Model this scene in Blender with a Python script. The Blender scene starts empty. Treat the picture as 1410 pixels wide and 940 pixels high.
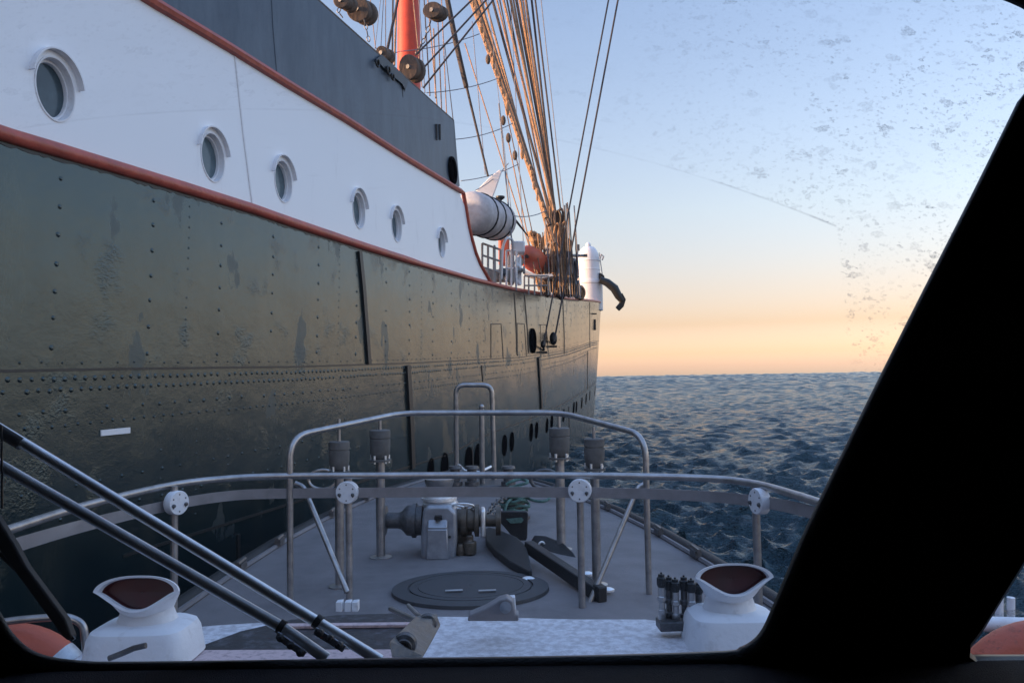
import bpy, bmesh, math, random
import numpy as np
from mathutils import Vector, Matrix
random.seed(7); rng = np.random.default_rng(7)
R = math.radians
sc = bpy.context.scene
col = sc.collection

# ------------------------------------------------------------------ camera
CAM = Vector((0, 0, 2.8)); FPX = 1097.0
yaw, pitch, roll = R(3.1), R(2.66), R(0.9)
F = Vector((math.sin(yaw)*math.cos(pitch), math.cos(yaw)*math.cos(pitch), math.sin(pitch)))
R0 = Vector((math.cos(yaw), -math.sin(yaw), 0)); U0 = R0.cross(F)
RT = R0*math.cos(roll) - U0*math.sin(roll); UP = R0*math.sin(roll) + U0*math.cos(roll)
cd = bpy.data.cameras.new('camera'); cam = bpy.data.objects.new('camera', cd); col.objects.link(cam)
cd.sensor_width = 36; cd.lens = 36*FPX/1410; cd.clip_start = 0.02; cd.clip_end = 30000
cam.matrix_world = Matrix(((RT.x, UP.x, -F.x, CAM.x), (RT.y, UP.y, -F.y, CAM.y), (RT.z, UP.z, -F.z, CAM.z), (0, 0, 0, 1)))
sc.camera = cam
# ------------------------------------------------------------------ light
SUN_AZ = R(-96); SUN_EL = R(5.5)          # azimuth clockwise from +Y
w = bpy.data.worlds.new('World'); sc.world = w; w.use_nodes = True
nt = w.node_tree; bg = nt.nodes['Background']
sky = nt.nodes.new('ShaderNodeTexSky'); sky.sky_type = 'NISHITA'; sky.sun_disc = False
sky.sun_elevation = SUN_EL; sky.sun_rotation = SUN_AZ; sky.air_density = 1.0; sky.dust_density = 1.2; sky.ozone_density = 2.0
tcw = nt.nodes.new('ShaderNodeTexCoord'); sxw = nt.nodes.new('ShaderNodeSeparateXYZ'); nt.links.new(tcw.outputs['Generated'], sxw.inputs[0])
crw = nt.nodes.new('ShaderNodeValToRGB'); nt.links.new(sxw.outputs[2], crw.inputs[0]); els = crw.color_ramp.elements
TINT = [(0, (1.9, 1.75, 3.1)), (.012, (1.6, 1.33, 2.3)), (.028, (1.35, 1.03, 1.45)), (.063, (1.06, .68, .72)), (.108, (1.14, .74, .73)), (.2, (1.29, .91, .84)), (.28, (1.34, .97, .92)), (.44, (1.34, 1.02, 1.01)), (.6, (1.9, 1.55, 1.6)), (1, (2.5, 2.15, 2.25))]
while len(els) < len(TINT): els.new(.5)
for e_, (p_, c_) in zip(els, TINT): e_.position = p_
for e_, (p_, c_) in zip(els, TINT): e_.color = (*[v/3.2 for v in c_], 1)
mxw = nt.nodes.new('ShaderNodeVectorMath'); mxw.operation = 'MULTIPLY'; nt.links.new(sky.outputs[0], mxw.inputs[0]); nt.links.new(crw.outputs[0], mxw.inputs[1])
scw = nt.nodes.new('ShaderNodeVectorMath'); scw.operation = 'SCALE'; scw.inputs['Scale'].default_value = 3.2; nt.links.new(mxw.outputs[0], scw.inputs[0])
nt.links.new(scw.outputs[0], bg.inputs[0]); bg.inputs[1].default_value = 0.15
sl = bpy.data.lights.new('sun', 'SUN'); sl.energy = 2.0; sl.angle = R(0.5); sl.color = (1, .66, .38)
so = bpy.data.objects.new('sun', sl); col.objects.link(so)
sd = Vector((math.sin(SUN_AZ)*math.cos(SUN_EL), math.cos(SUN_AZ)*math.cos(SUN_EL), math.sin(SUN_EL)))
so.rotation_euler = sd.to_track_quat('Z', 'Y').to_euler()
sc.view_settings.view_transform = 'Standard'; sc.view_settings.look = 'None'
sc.view_settings.exposure = 1.87; sc.view_settings.gamma = 1

# ------------------------------------------------------------------ projection helpers
def ray(px, py): return F + RT*((px-705)/FPX) + UP*((470-py)/FPX)
def at(px, py, zc): return CAM + ray(px, py)*zc
def onz(px, py, z):
    d = ray(px, py); return CAM + d*((z-CAM.z)/d.z)
# ship frame: s along heading, L distance to port of the camera's track
HD = R(3.1+15.05); H = Vector((math.sin(HD), math.cos(HD), 0)); PL = Vector((-math.cos(HD), math.sin(HD), 0))
D0, HALF = 5.2, 6.0
def hull_k(z):
    t = min(1.15, max(-.1, z/6.7)); return 17+8*t, .00273+.00115*t
def delta(s, z):
    s0, k = hull_k(z)
    if s > s0: return k*(s-s0)**2
    if s < -8: return .02*(s+8)**2
    return 0
def LAT(s, z): return D0 + delta(s, z) + .012*max(0, 2.5-z)**2 + .25*max(0, z-4.2)*.12
def ship(s, L, z): return H*s + PL*L + Vector((0, 0, z))
def hullp(s, z, off=0): return ship(s, LAT(s, z)+off, z)   # off>0 = inboard
def onhull(px, py, off=0):
    d = ray(px, py); lo = 0
    def g(t):
        p = CAM + d*t; s = p.dot(H); return p.dot(PL) - LAT(s, p.z) - off
    t = 2.0; prev = 2.0
    while g(t) < 0 and t < 90: prev = t; t += .25
    if t >= 90: # closest approach
        ts = np.arange(5, 70, .25); t = ts[int(np.argmax([g(a) for a in ts]))]; return CAM + d*float(t)
    a, b = prev, t
    for _ in range(30):
        m = (a+b)/2
        if g(m) < 0: a = m
        else: b = m
    return CAM + d*b
def sz(px, py, off=0):
    p = onhull(px, py, off); return p.dot(H), p.z
def hnorm(s, z):
    a = hullp(s+.05, z)-hullp(s-.05, z); b = hullp(s, z+.05)-hullp(s, z-.05)
    return a.cross(b).normalized() * (1 if a.cross(b).dot(PL) < 0 else -1)

# ------------------------------------------------------------------ materials
def mat(name, c, rough=.5, metal=0, var=.0, vscale=8, bump=0, bscale=40, coat=0, c2=None, thr=None, spec=None, gen=False, stretch=None):
    m = bpy.data.materials.new(name); m.use_nodes = True; n = m.node_tree; b = n.nodes['Principled BSDF']
    b.inputs['Base Color'].default_value = (*c, 1); b.inputs['Roughness'].default_value = rough
    b.inputs['Metallic'].default_value = metal; b.inputs['Coat Weight'].default_value = coat
    if spec is not None: b.inputs['Specular IOR Level'].default_value = spec
    geo = n.nodes.new('ShaderNodeNewGeometry'); src = geo.outputs['Position']
    if stretch:
        mp = n.nodes.new('ShaderNodeMapping'); mp.inputs['Scale'].default_value = stretch; n.links.new(src, mp.inputs[0]); src = mp.outputs[0]
    if var or c2:
        t = n.nodes.new('ShaderNodeTexNoise'); t.inputs['Scale'].default_value = vscale; t.inputs['Detail'].default_value = 6; t.inputs['Roughness'].default_value = .65
        n.links.new(src, t.inputs['Vector'])
        cr = n.nodes.new('ShaderNodeValToRGB'); n.links.new(t.outputs[0], cr.inputs[0])
        if thr: cr.color_ramp.elements[0].position = thr[0]; cr.color_ramp.elements[1].position = thr[1]
        else: cr.color_ramp.elements[0].position = .3; cr.color_ramp.elements[1].position = .7
        lo = c if c2 else tuple(x*(1-var) for x in c); hi = c2 if c2 else tuple(min(1, x*(1+var)) for x in c)
        cr.color_ramp.elements[0].color = (*lo, 1); cr.color_ramp.elements[1].color = (*hi, 1)
        n.links.new(cr.outputs[0], b.inputs['Base Color'])
        mr = n.nodes.new('ShaderNodeMapRange'); mr.inputs['To Min'].default_value = max(.03, rough-.1); mr.inputs['To Max'].default_value = min(1, rough+.12)
        n.links.new(t.outputs[0], mr.inputs[0]); n.links.new(mr.outputs[0], b.inputs['Roughness'])
    if bump:
        t2 = n.nodes.new('ShaderNodeTexNoise'); t2.inputs['Scale'].default_value = bscale; t2.inputs['Detail'].default_value = 4
        n.links.new(src, t2.inputs['Vector'])
        bp = n.nodes.new('ShaderNodeBump'); bp.inputs['Strength'].default_value = bump; bp.inputs['Distance'].default_value = .02
        n.links.new(t2.outputs[0], bp.inputs['Height']); n.links.new(bp.outputs[0], b.inputs['Normal'])
    return m
M = {}
M['steel'] = mat('stainless steel', (.40, .39, .39), .33, .8, var=.25, vscale=14, bump=.04, bscale=300)
M['steel_bright'] = mat('brushed wiper steel', (.92, .92, .93), .42, .75, var=.2, vscale=18, bump=.03, bscale=200)
M['castalu'] = mat('cast aluminium', (.36, .38, .42), .42, .6, var=.2, vscale=14, bump=.12, bscale=160)
M['gunmetal'] = mat('gunmetal', (.12, .12, .125), .45, .6, var=.4, vscale=25, bump=.2, bscale=120)
M['bandgrey'] = mat('grey enamel', (.24, .225, .23), .5, 0, var=.15, vscale=12, bump=.05, bscale=150)
M['rubbergrey'] = mat('grey mount', (.12, .115, .11), .65, 0, var=.25, vscale=20, bump=.1, bscale=120)
M['white'] = mat('white paint', (.76, .77, .8), .45, 0, c2=(.52, .50, .50), vscale=22, thr=(.56, .86), bump=.12, bscale=35)
M['plate_white'] = mat('white topside paint', (.85, .87, .90), .34, 0, c2=(.60, .61, .64), vscale=2.6, thr=(.6, .9), bump=.5, bscale=1.3, stretch=(1, 1, .22))
M['white_worn'] = mat('worn white gelcoat', (.50, .48, .50), .6, 0, c2=(.74, .73, .76), vscale=34, thr=(.4, .62), bump=.15, bscale=90)
M['red'] = mat('red oxide paint', (.42, .085, .055), .4, 0, var=.25, vscale=5, bump=.3, bscale=18)
M['redmast'] = mat('orange mast paint', (.62, .075, .04), .5, 0, var=.15, vscale=3, bump=.1)
M['blue'] = mat('slate blue paint', (.022, .042, .07), .42, 0, c2=(.07, .10, .135), vscale=2.6, thr=(.38, .66), bump=.5, bscale=3, stretch=(1, 1, .3))
M['deck'] = mat('non slip deck paint', (.17, .158, .165), .72, 0, c2=(.27, .25, .255), vscale=2.2, bump=.5, bscale=380)
M['rubber'] = mat('black rubber', (.012, .012, .013), .6, 0, bump=.1, bscale=90)
M['cabin'] = mat('black cabin lining', (.04, .04, .044), .8, 0, bump=.2, bscale=500)
M['sill'] = mat('charcoal sill', (.10, .095, .12), .8, 0, var=.15, vscale=60, bump=.4, bscale=700)
M['gasket'] = mat('window gasket', (.04, .04, .043), .35, bump=.1, bscale=300)
M['anchor'] = mat('black anchor', (.022, .023, .026), .5, .1, var=.4, vscale=14, bump=.2, bscale=80)
M['orange'] = mat('orange vinyl', (.5, .10, .05), .5, 0, var=.12, vscale=6, bump=.12, bscale=40)
M['silver'] = mat('reflective tape', (.5, .52, .55), .35, .3, var=.2, vscale=40)
M['ropetan'] = mat('manila rope', (.36, .22, .13), .85, 0, var=.35, vscale=9, bump=.6, bscale=60)
M['ropedark'] = mat('tarred wire', (.05, .038, .034), .7, 0, var=.4, vscale=5, bump=.5, bscale=60)
M['ropegrey'] = mat('grey wire', (.22, .22, .24), .6)
M['ropegreen'] = mat('green rope', (.13, .24, .21), .85, 0, var=.4, vscale=40, bump=.8, bscale=250)
M['wood'] = mat('weathered wood', (.05, .038, .03), .7, 0, c2=(.16, .11, .08), vscale=16, bump=.5, bscale=30, stretch=(1, 1, .25))
M['darkmesh'] = mat('dark red vent lining', (.04, .010, .014), .5, 0, c2=(.10, .014, .018), vscale=8)
M['hatch'] = mat('dark reflection tone', (.02, .02, .024), .5, 0, c2=(.10, .10, .115), vscale=26, thr=(.5, .72), bump=.08, bscale=60)  # dark tone of a reflection, put into the slab's colour
M['pinkstrip'] = mat('pink white reflection strip', (.62, .47, .47), .5, 0, c2=(.3, .22, .23), vscale=50, thr=(.5, .72))  # pinkish streaks of the same reflection, given as strip colour
M['hatchring'] = mat('grey hatch', (.055, .057, .063), .6, 0, var=.25, vscale=12, bump=.25, bscale=200)
M['canvas'] = mat('white canvas', (.38, .36, .37), .8, 0, c2=(.62, .60, .61), vscale=4, bump=.9, bscale=6)
M['black'] = mat('black paint', (.012, .014, .016), .45, 0, bump=.1)
M['matte'] = mat('matte black opening', (.004, .004, .005), 1.0, spec=0)
M['glassdark'] = mat('porthole glass', (.035, .06, .075), .12, 0, var=.3, vscale=6)
M['portglass'] = mat('pale porthole glass', (.05, .08, .10), .15, 0, c2=(.10, .15, .175), vscale=5)
M['bronze'] = mat('tarnished fitting', (.13, .11, .09), .45, .6, var=.3, vscale=30)
M['shipgrey'] = mat('ship deckhouse grey', (.30, .29, .28), .5, 0, var=.15, vscale=5)
M['shipdeck'] = mat('ship deck planks', (.28, .2, .13), .7, 0, var=.3, vscale=4)

def hull_material():
    m = bpy.data.materials.new('riveted hull paint'); m.use_nodes = True; n = m.node_tree; b = n.nodes['Principled BSDF']
    geo = n.nodes.new('ShaderNodeNewGeometry')
    def noise(scale, det=5, rough=.6, st=None):
        t = n.nodes.new('ShaderNodeTexNoise'); t.inputs['Scale'].default_value = scale; t.inputs['Detail'].default_value = det; t.inputs['Roughness'].default_value = rough
        if st:
            mp = n.nodes.new('ShaderNodeMapping'); mp.inputs['Scale'].default_value = st; n.links.new(geo.outputs['Position'], mp.inputs[0]); n.links.new(mp.outputs[0], t.inputs['Vector'])
        else: n.links.new(geo.outputs['Position'], t.inputs['Vector'])
        return t.outputs[0]
    def ramp(src, p0, p1, c0=(0, 0, 0), c1=(1, 1, 1)):
        r = n.nodes.new('ShaderNodeValToRGB'); r.color_ramp.elements[0].position = p0; r.color_ramp.elements[1].position = p1
        r.color_ramp.elements[0].color = (*c0, 1); r.color_ramp.elements[1].color = (*c1, 1); n.links.new(src, r.inputs[0]); return r.outputs[0]
    def mix(f, a, bb):
        x = n.nodes.new('ShaderNodeMix'); x.data_type = 'RGBA'; n.links.new(f, x.inputs[0])
        for i, v in ((6, a), (7, bb)):
            if isinstance(v, tuple): x.inputs[i].default_value = (*v, 1)
            else: n.links.new(v, x.inputs[i])
        return x.outputs[2]
    base = ramp(noise(.8), .3, .7, (.007, .016, .020), (.012, .024, .027))
    streak = ramp(noise(2.2, 5, .7, (1, 1, .18)), .5, .75)
    c = mix(streak, base, (.030, .036, .033))
    patch = ramp(noise(1.7, 5, .55, (1, 1, .55)), .635, .655)
    c = mix(patch, c, (.020, .030, .035))
    n.links.new(c, b.inputs['Base Color'])
    mr = n.nodes.new('ShaderNodeMapRange'); n.links.new(noise(1.3, 6, .7), mr.inputs[0]); mr.inputs['To Min'].default_value = .12; mr.inputs['To Max'].default_value = .30
    ad = n.nodes.new('ShaderNodeMath'); ad.operation = 'ADD'; sp = n.nodes.new('ShaderNodeMath'); sp.operation = 'MULTIPLY'; sp.inputs[1].default_value = .2
    n.links.new(patch, sp.inputs[0]); n.links.new(mr.outputs[0], ad.inputs[0]); n.links.new(sp.outputs[0], ad.inputs[1]); n.links.new(ad.outputs[0], b.inputs['Roughness'])
    b.inputs['Specular IOR Level'].default_value = .8; b.inputs['Specular Tint'].default_value = (.78, .98, 1, 1)
    b1 = n.nodes.new('ShaderNodeBump'); b1.inputs['Strength'].default_value = .35; b1.inputs['Distance'].default_value = .05; n.links.new(noise(1.1, 3, .5), b1.inputs['Height'])
    b2 = n.nodes.new('ShaderNodeBump'); b2.inputs['Strength'].default_value = .10; b2.inputs['Distance'].default_value = .012
    pit = ramp(noise(16, 6, .75), .42, .72); n.links.new(pit, b2.inputs['Height']); n.links.new(b1.outputs[0], b2.inputs['Normal'])
    b3 = n.nodes.new('ShaderNodeBump'); b3.inputs['Strength'].default_value = .22; b3.inputs['Distance'].default_value = .02
    rm = ramp(noise(1.6, 3, .6), .57, .68); rn = ramp(noise(34, 3, .6), .4, .65)
    ml = n.nodes.new('ShaderNodeMath'); ml.operation = 'MULTIPLY'; n.links.new(rm, ml.inputs[0]); n.links.new(rn, ml.inputs[1])
    n.links.new(ml.outputs[0], b3.inputs['Height']); n.links.new(b2.outputs[0], b3.inputs['Normal']); n.links.new(b3.outputs[0], b.inputs['Normal'])
    return m
M['hull'] = hull_material()

# ------------------------------------------------------------------ mesh builder
class MB:
    def __init__(s): s.v = []; s.f = []; s.m = []; s.cur = 0
    def add(s, vs, fs):
        o = len(s.v); s.v += [Vector(v) for v in vs]; s.f += [tuple(i+o for i in f) for f in fs]; s.m += [s.cur]*len(fs); return s
    def box(s, c, size, rot=None):
        c = Vector(c); q = [Vector((x*size[0]/2, y*size[1]/2, z*size[2]/2)) for x in (-1, 1) for y in (-1, 1) for z in (-1, 1)]
        if rot is not None: q = [rot @ p for p in q]
        return s.add([c+p for p in q], [(0, 1, 3, 2), (4, 6, 7, 5), (0, 4, 5, 1), (2, 3, 7, 6), (0, 2, 6, 4), (1, 5, 7, 3)])
    def loft(s, rings, cap=True, closed=True):
        n = len(rings[0]); vs = [p for r in rings for p in r]; fs = []
        for i in range(len(rings)-1):
            for j in range(n if closed else n-1):
                k = (j+1) % n; fs.append((i*n+j, i*n+k, (i+1)*n+k, (i+1)*n+j))
        if cap: fs.append(tuple(range(n))[::-1]); fs.append(tuple((len(rings)-1)*n+j for j in range(n)))
        return s.add(vs, fs)
    def tube(s, pts, r, n=10, cap=True, close=False):
        pts = [Vector(p) for p in pts]; rs = r if isinstance(r, (list, tuple)) else [r]*len(pts)
        rings = []; N = len(pts); nrm = None
        for i, p in enumerate(pts):
            if close: t = (pts[(i+1) % N]-pts[i-1]).normalized()
            else: t = (pts[min(i+1, N-1)]-pts[max(i-1, 0)]).normalized()
            if nrm is None:
                a = Vector((0, 0, 1)) if abs(t.z) < .9 else Vector((1, 0, 0)); nrm = t.cross(a).normalized()
            nrm = (nrm - t*nrm.dot(t)).normalized(); b = t.cross(nrm)
            rings.append([p + (nrm*math.cos(2*math.pi*j/n)+b*math.sin(2*math.pi*j/n))*rs[i] for j in range(n)])
        if close: rings.append(rings[0]); cap = False
        return s.loft(rings, cap)
    def lathe(s, base, axis, prof, n=24):       # prof: (dist along axis, radius)
        base = Vector(base); axis = Vector(axis).normalized(); a = Vector((0, 0, 1)) if abs(axis.z) < .9 else Vector((1, 0, 0))
        u = axis.cross(a).normalized(); v = axis.cross(u)
        return s.loft([[base+axis*h+(u*math.cos(2*math.pi*j/n)+v*math.sin(2*math.pi*j/n))*r for j in range(n)] for h, r in prof])
    def cyl(s, a, b, r, n=16): 
        a = Vector(a); b = Vector(b); return s.lathe(a, b-a, [(0, r), ((b-a).length, r)], n)
    def prism(s, poly, vec):
        poly = [Vector(p) for p in poly]; vec = Vector(vec); n = len(poly)
        return s.add(poly+[p+vec for p in poly], [tuple(range(n))[::-1], tuple(range(n, 2*n))]+[(i, (i+1) % n, (i+1) % n+n, i+n) for i in range(n)])
    def sphere(s, c, r, n=10, m=6, sc_=(1, 1, 1)):
        c = Vector(c); return s.loft([[c+Vector((math.sin(a)*math.cos(b)*r*sc_[0], math.sin(a)*math.sin(b)*r*sc_[1], math.cos(a)*r*sc_[2])) for b in [2*math.pi*j/n for j in range(n)]] for a in [max(.02, min(math.pi-.02, math.pi*i/m)) for i in range(m+1)]])
    def build(s, name, material, parent=None, bevel=0, smooth=40, segs=2):
        me = bpy.data.meshes.new(name); 
        mn = Vector((min(v.x for v in s.v), min(v.y for v in s.v), min(v.z for v in s.v))); mx = Vector((max(v.x for v in s.v), max(v.y for v in s.v), max(v.z for v in s.v)))
        o = Vector(((mn.x+mx.x)/2, (mn.y+mx.y)/2, mn.z))
        me.from_pydata([tuple(v-o) for v in s.v], [], s.f); me.validate()
        mats = material if isinstance(material, (list, tuple)) else [material]
        for mm in mats: me.materials.append(mm)
        if len(mats) > 1 and len(me.polygons) == len(s.m): me.polygons.foreach_set('material_index', s.m)
        bm = bmesh.new(); bm.from_mesh(me); bmesh.ops.recalc_face_normals(bm, faces=bm.faces); bm.to_mesh(me); bm.free()
        me.polygons.foreach_set('use_smooth', [True]*len(me.polygons)); me.set_sharp_from_angle(angle=R(smooth))
        ob = bpy.data.objects.new(name, me); col.objects.link(ob); ORG[ob] = o
        if parent is not None: ob.parent = parent; ob.location = o-ORG[parent]
        else: ob.location = o
        if bevel:
            bv = ob.modifiers.new('bevel', 'BEVEL'); bv.width = bevel; bv.segments = segs; bv.limit_method = 'ANGLE'; bv.angle_limit = R(35)
        return ob
ORG = {}
def thing(name, loc, label, cat, group=None):
    e = bpy.data.objects.new(name, None); e.empty_display_size = .3; col.objects.link(e); e.location = loc; ORG[e] = Vector(loc)
    return tag(e, label, cat, group)
def tag(o, label, cat=None, group=None, kind=None):
    if label: o['label'] = label
    if cat: o['category'] = cat
    if group: o['group'] = group
    if kind: o['kind'] = kind
    return o
def smoothpath(pts, n=8):
    pts = [Vector(p) for p in pts]; P = [pts[0]*2-pts[1]]+pts+[pts[-1]*2-pts[-2]]; out = []
    for i in range(1, len(P)-2):
        for k in range(n):
            t = k/n; a, b, c, d = P[i-1:i+3]
            out.append(.5*((2*b)+(c-a)*t+(2*a-5*b+4*c-d)*t*t+(3*b-a-3*c+d)*t**3))
    return out+[pts[-1]]
def fillet(pts, r, n=6):
    pts = [Vector(p) for p in pts]; out = [pts[0]]
    for i in range(1, len(pts)-1):
        a, b, c = pts[i-1:i+2]; rr = min(r, (a-b).length*.45, (c-b).length*.45)
        p = b+(a-b).normalized()*rr; q = b+(c-b).normalized()*rr
        for k in range(n+1):
            t = k/n; out.append(p*(1-t)**2+b*2*t*(1-t)+q*t*t)
    return out+[pts[-1]]

# ================================================================== WATER
def make_water():
    th = np.concatenate([np.linspace(-180, -62, 60, endpoint=False), np.linspace(-62, -8, 140, endpoint=False), np.linspace(-8, 50, 760, endpoint=False), np.linspace(50, 180, 70, endpoint=False)])
    th = np.radians(th); rr = [1.2]
    while rr[-1] < 12000: rr.append(rr[-1]*(1.0052 if rr[-1] < 2500 else 1.012))
    r = np.array(rr); T, RR = np.meshgrid(th, r); X = RR*np.sin(T); Y = RR*np.cos(T)
    cell = RR*.0048; Z = np.zeros_like(X); DX = np.zeros_like(X); DY = np.zeros_like(X)
    g = np.random.default_rng(3); wd = R(14)
    for i in range(140):
        lam = .2*(38)**(i/139.0)*g.uniform(.9, 1.1); k = 2*np.pi/lam
        a = .0125*lam**.9*(1 if lam < .9 else (.9/lam)**1.7)*g.uniform(.5, 1.3)*1.45*(.55 if i % 9 else 1.0)*(1 if lam > 1.2 else 1.8)
        d = wd+g.normal(0, .62); ph = g.uniform(0, 6.28)
        fade = np.clip((lam/(2.2*cell)-1)/1.5, 0, 1)
        arg = k*(X*np.sin(d)+Y*np.cos(d))+ph; Z += a*fade*np.sin(arg); q = .8*a*fade*np.cos(arg); DX += q*np.sin(d); DY += q*np.cos(d)
    Z = Z*(1+.9*Z)
    cl2 = RR*.0052
    for i in range(110):
        lam = .5*(500)**(i/109.0)*g.uniform(.93, 1.07); k = 2*np.pi/lam; x_ = lam/cl2
        wnd = np.clip((x_-2.0)/.8, 0, 1)*np.clip((5-x_)/1.6, 0, 1)*np.clip((RR-30)/40, 0, 1)
        d = wd+g.normal(0, .5); Z += wnd*.12*lam/(2*np.pi)*np.sin(k*(X*np.sin(d)+Y*np.cos(d))+g.uniform(0, 6.28))
    n, m = X.shape; co = np.stack([X+DX, Y+DY, Z], -1).reshape(-1, 3)
    co = np.vstack([co, [[0, 0, 0]]]).astype(np.float32)
    i, j = np.meshgrid(np.arange(n-1), np.arange(m), indexing='ij'); jn = (j+1) % m
    q = np.stack([i*m+j, (i+1)*m+j, (i+1)*m+jn, i*m+jn], -1).reshape(-1, 4)
    jj = np.arange(m); tri = np.stack([np.full(m, n*m), jj, (jj+1) % m], -1)
    me = bpy.data.meshes.new('sea'); me.vertices.add(len(co)); me.vertices.foreach_set('co', co.ravel())
    loops = np.concatenate([q.ravel(), tri.ravel()]).astype(np.int32); me.loops.add(len(loops)); me.loops.foreach_set('vertex_index', loops)
    st = np.concatenate([np.arange(len(q))*4, len(q)*4+np.arange(m)*3]).astype(np.int32); me.polygons.add(len(st)); me.polygons.foreach_set('loop_start', st)
    me.polygons.foreach_set('use_smooth', [True]*len(st)); me.update(calc_edges=True); me.validate()
    mt = bpy.data.materials.new('sea water'); mt.use_nodes = True; nn = mt.node_tree; b = nn.nodes['Principled BSDF']
    b.inputs['Base Color'].default_value = (.028, .060, .078, 1); b.inputs['Roughness'].default_value = .09; b.inputs['IOR'].default_value = 1.33; b.inputs['Specular Tint'].default_value = (.80, .95, 1, 1)
    geo = nn.nodes.new('ShaderNodeNewGeometry'); mp = nn.nodes.new('ShaderNodeMapping'); mp.inputs['Rotation'].default_value = (0, 0, wd); mp.inputs['Scale'].default_value = (.75, 2.0, 1)
    nn.links.new(geo.outputs['Position'], mp.inputs[0]); prev = None
    for sc_, st_, di in ((.6, .8, .4), (2.0, 1, .26), (6, 1, .085)):
        t = nn.nodes.new('ShaderNodeTexNoise'); t.inputs['Scale'].default_value = sc_; t.inputs['Detail'].default_value = 5; t.inputs['Roughness'].default_value = .68
        nn.links.new(mp.outputs[0], t.inputs['Vector']); bp = nn.nodes.new('ShaderNodeBump'); bp.inputs['Strength'].default_value = st_; bp.inputs['Distance'].default_value = di
        nn.links.new(t.outputs[0], bp.inputs['Height'])
        if prev: nn.links.new(prev, bp.inputs['Normal'])
        prev = bp.outputs[0]
    nn.links.new(prev, b.inputs['Normal']); me.materials.append(mt)
    o = bpy.data.objects.new('sea', me); col.objects.link(o); ORG[o] = Vector((0, 0, 0)); return tag(o, 'choppy dark blue sea water reaching the horizon', 'sea', kind='structure')
make_water()

# ================================================================== SAILING SHIP
SHIP = thing('sailing_ship', ship(25, D0+HALF, 0), 'large riveted steel sailing ship with white and slate blue stern topsides and red rails, alongside', 'sailing ship')
def curve(pts, ext=None):
    a = [sz(*p) for p in pts]; a.sort()
    return [p[0] for p in a], [p[1] for p in a]
cl = curve([(0, 184), (120, 219), (231, 252), (348, 288), (400, 306), (500, 339), (580, 364), (653, 385), (707, 398), (783, 411)])
low_s = [-16, -8]+cl[0]+[45, 58, 66]; low_z = [cl[1][0]+.15, cl[1][0]]+cl[1]+[0]*3
S45 = None
low_z[-3] = 2.8 + (519-413)/FPX*43.6; low_z[-2] = low_z[-3]+1.2; low_z[-1] = low_z[-2]+.9
cu = curve([(204, 0), (307, 61), (400, 119), (473, 163), (557, 217), (600, 243), (638, 266)])
up_s = [-16, -4]+cu[0]; slope = (cu[1][-1]-cu[1][0])/(cu[0][-1]-cu[0][0]); up_z = [cu[1][0]-.05, cu[1][0]-.05]+cu[1]
ct = curve([(437, 0), (523, 77), (567, 115), (600, 145), (622, 164)])
tp_s = [-16, 0]+ct[0]; tp_z = [ct[1][0], ct[1][0]]+ct[1]
ZL = lambda s: float(np.interp(s, low_s, low_z)); ZU = lambda s: float(np.interp(s, up_s, up_z)); ZT = lambda s: float(np.interp(s, tp_s, tp_z))
print('low', list(zip(np.round(low_s, 1), np.round(low_z, 2)))); print('up', list(zip(np.round(up_s, 1), np.round(up_z, 2)))); print('top', list(zip(np.round(tp_s, 1), np.round(tp_z, 2))))
cut_pts = [(638, 266), (641.5, 286), (645, 308), (649.5, 328), (655, 348), (661, 363), (675, 388)]
cut = [sz(*p) for p in cut_pts]; cut_z = [c[1] for c in cut][::-1]; cut_s = [c[0] for c in cut][::-1]
SE = lambda z: float(np.interp(z, cut_z, cut_s))
blue_edge = [sz(x, y) for x, y in ((625, 166), (629, 210), (633, 256))]
print('cut', cut, 'blue', blue_edge)

def skin(f0, f1, s0, s1, nz, thick, ds=.5, send=None):
    """closed plate between height curves f0 and f1 on the starboard side"""
    ss = list(np.arange(s0, s1, ds))+[s1]; out = []; inn = []
    for s in ss:
        a, b = f0(s), f1(s); out.append([hullp(s, a+(b-a)*i/nz) for i in range(nz+1)]); inn.append([hullp(s, a+(b-a)*i/nz, thick) for i in range(nz+1)])
    mb = MB(); n = nz+1
    rings = [o+i[::-1] for o, i in zip(out, inn)]
    return mb.loft(rings, True)
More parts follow.
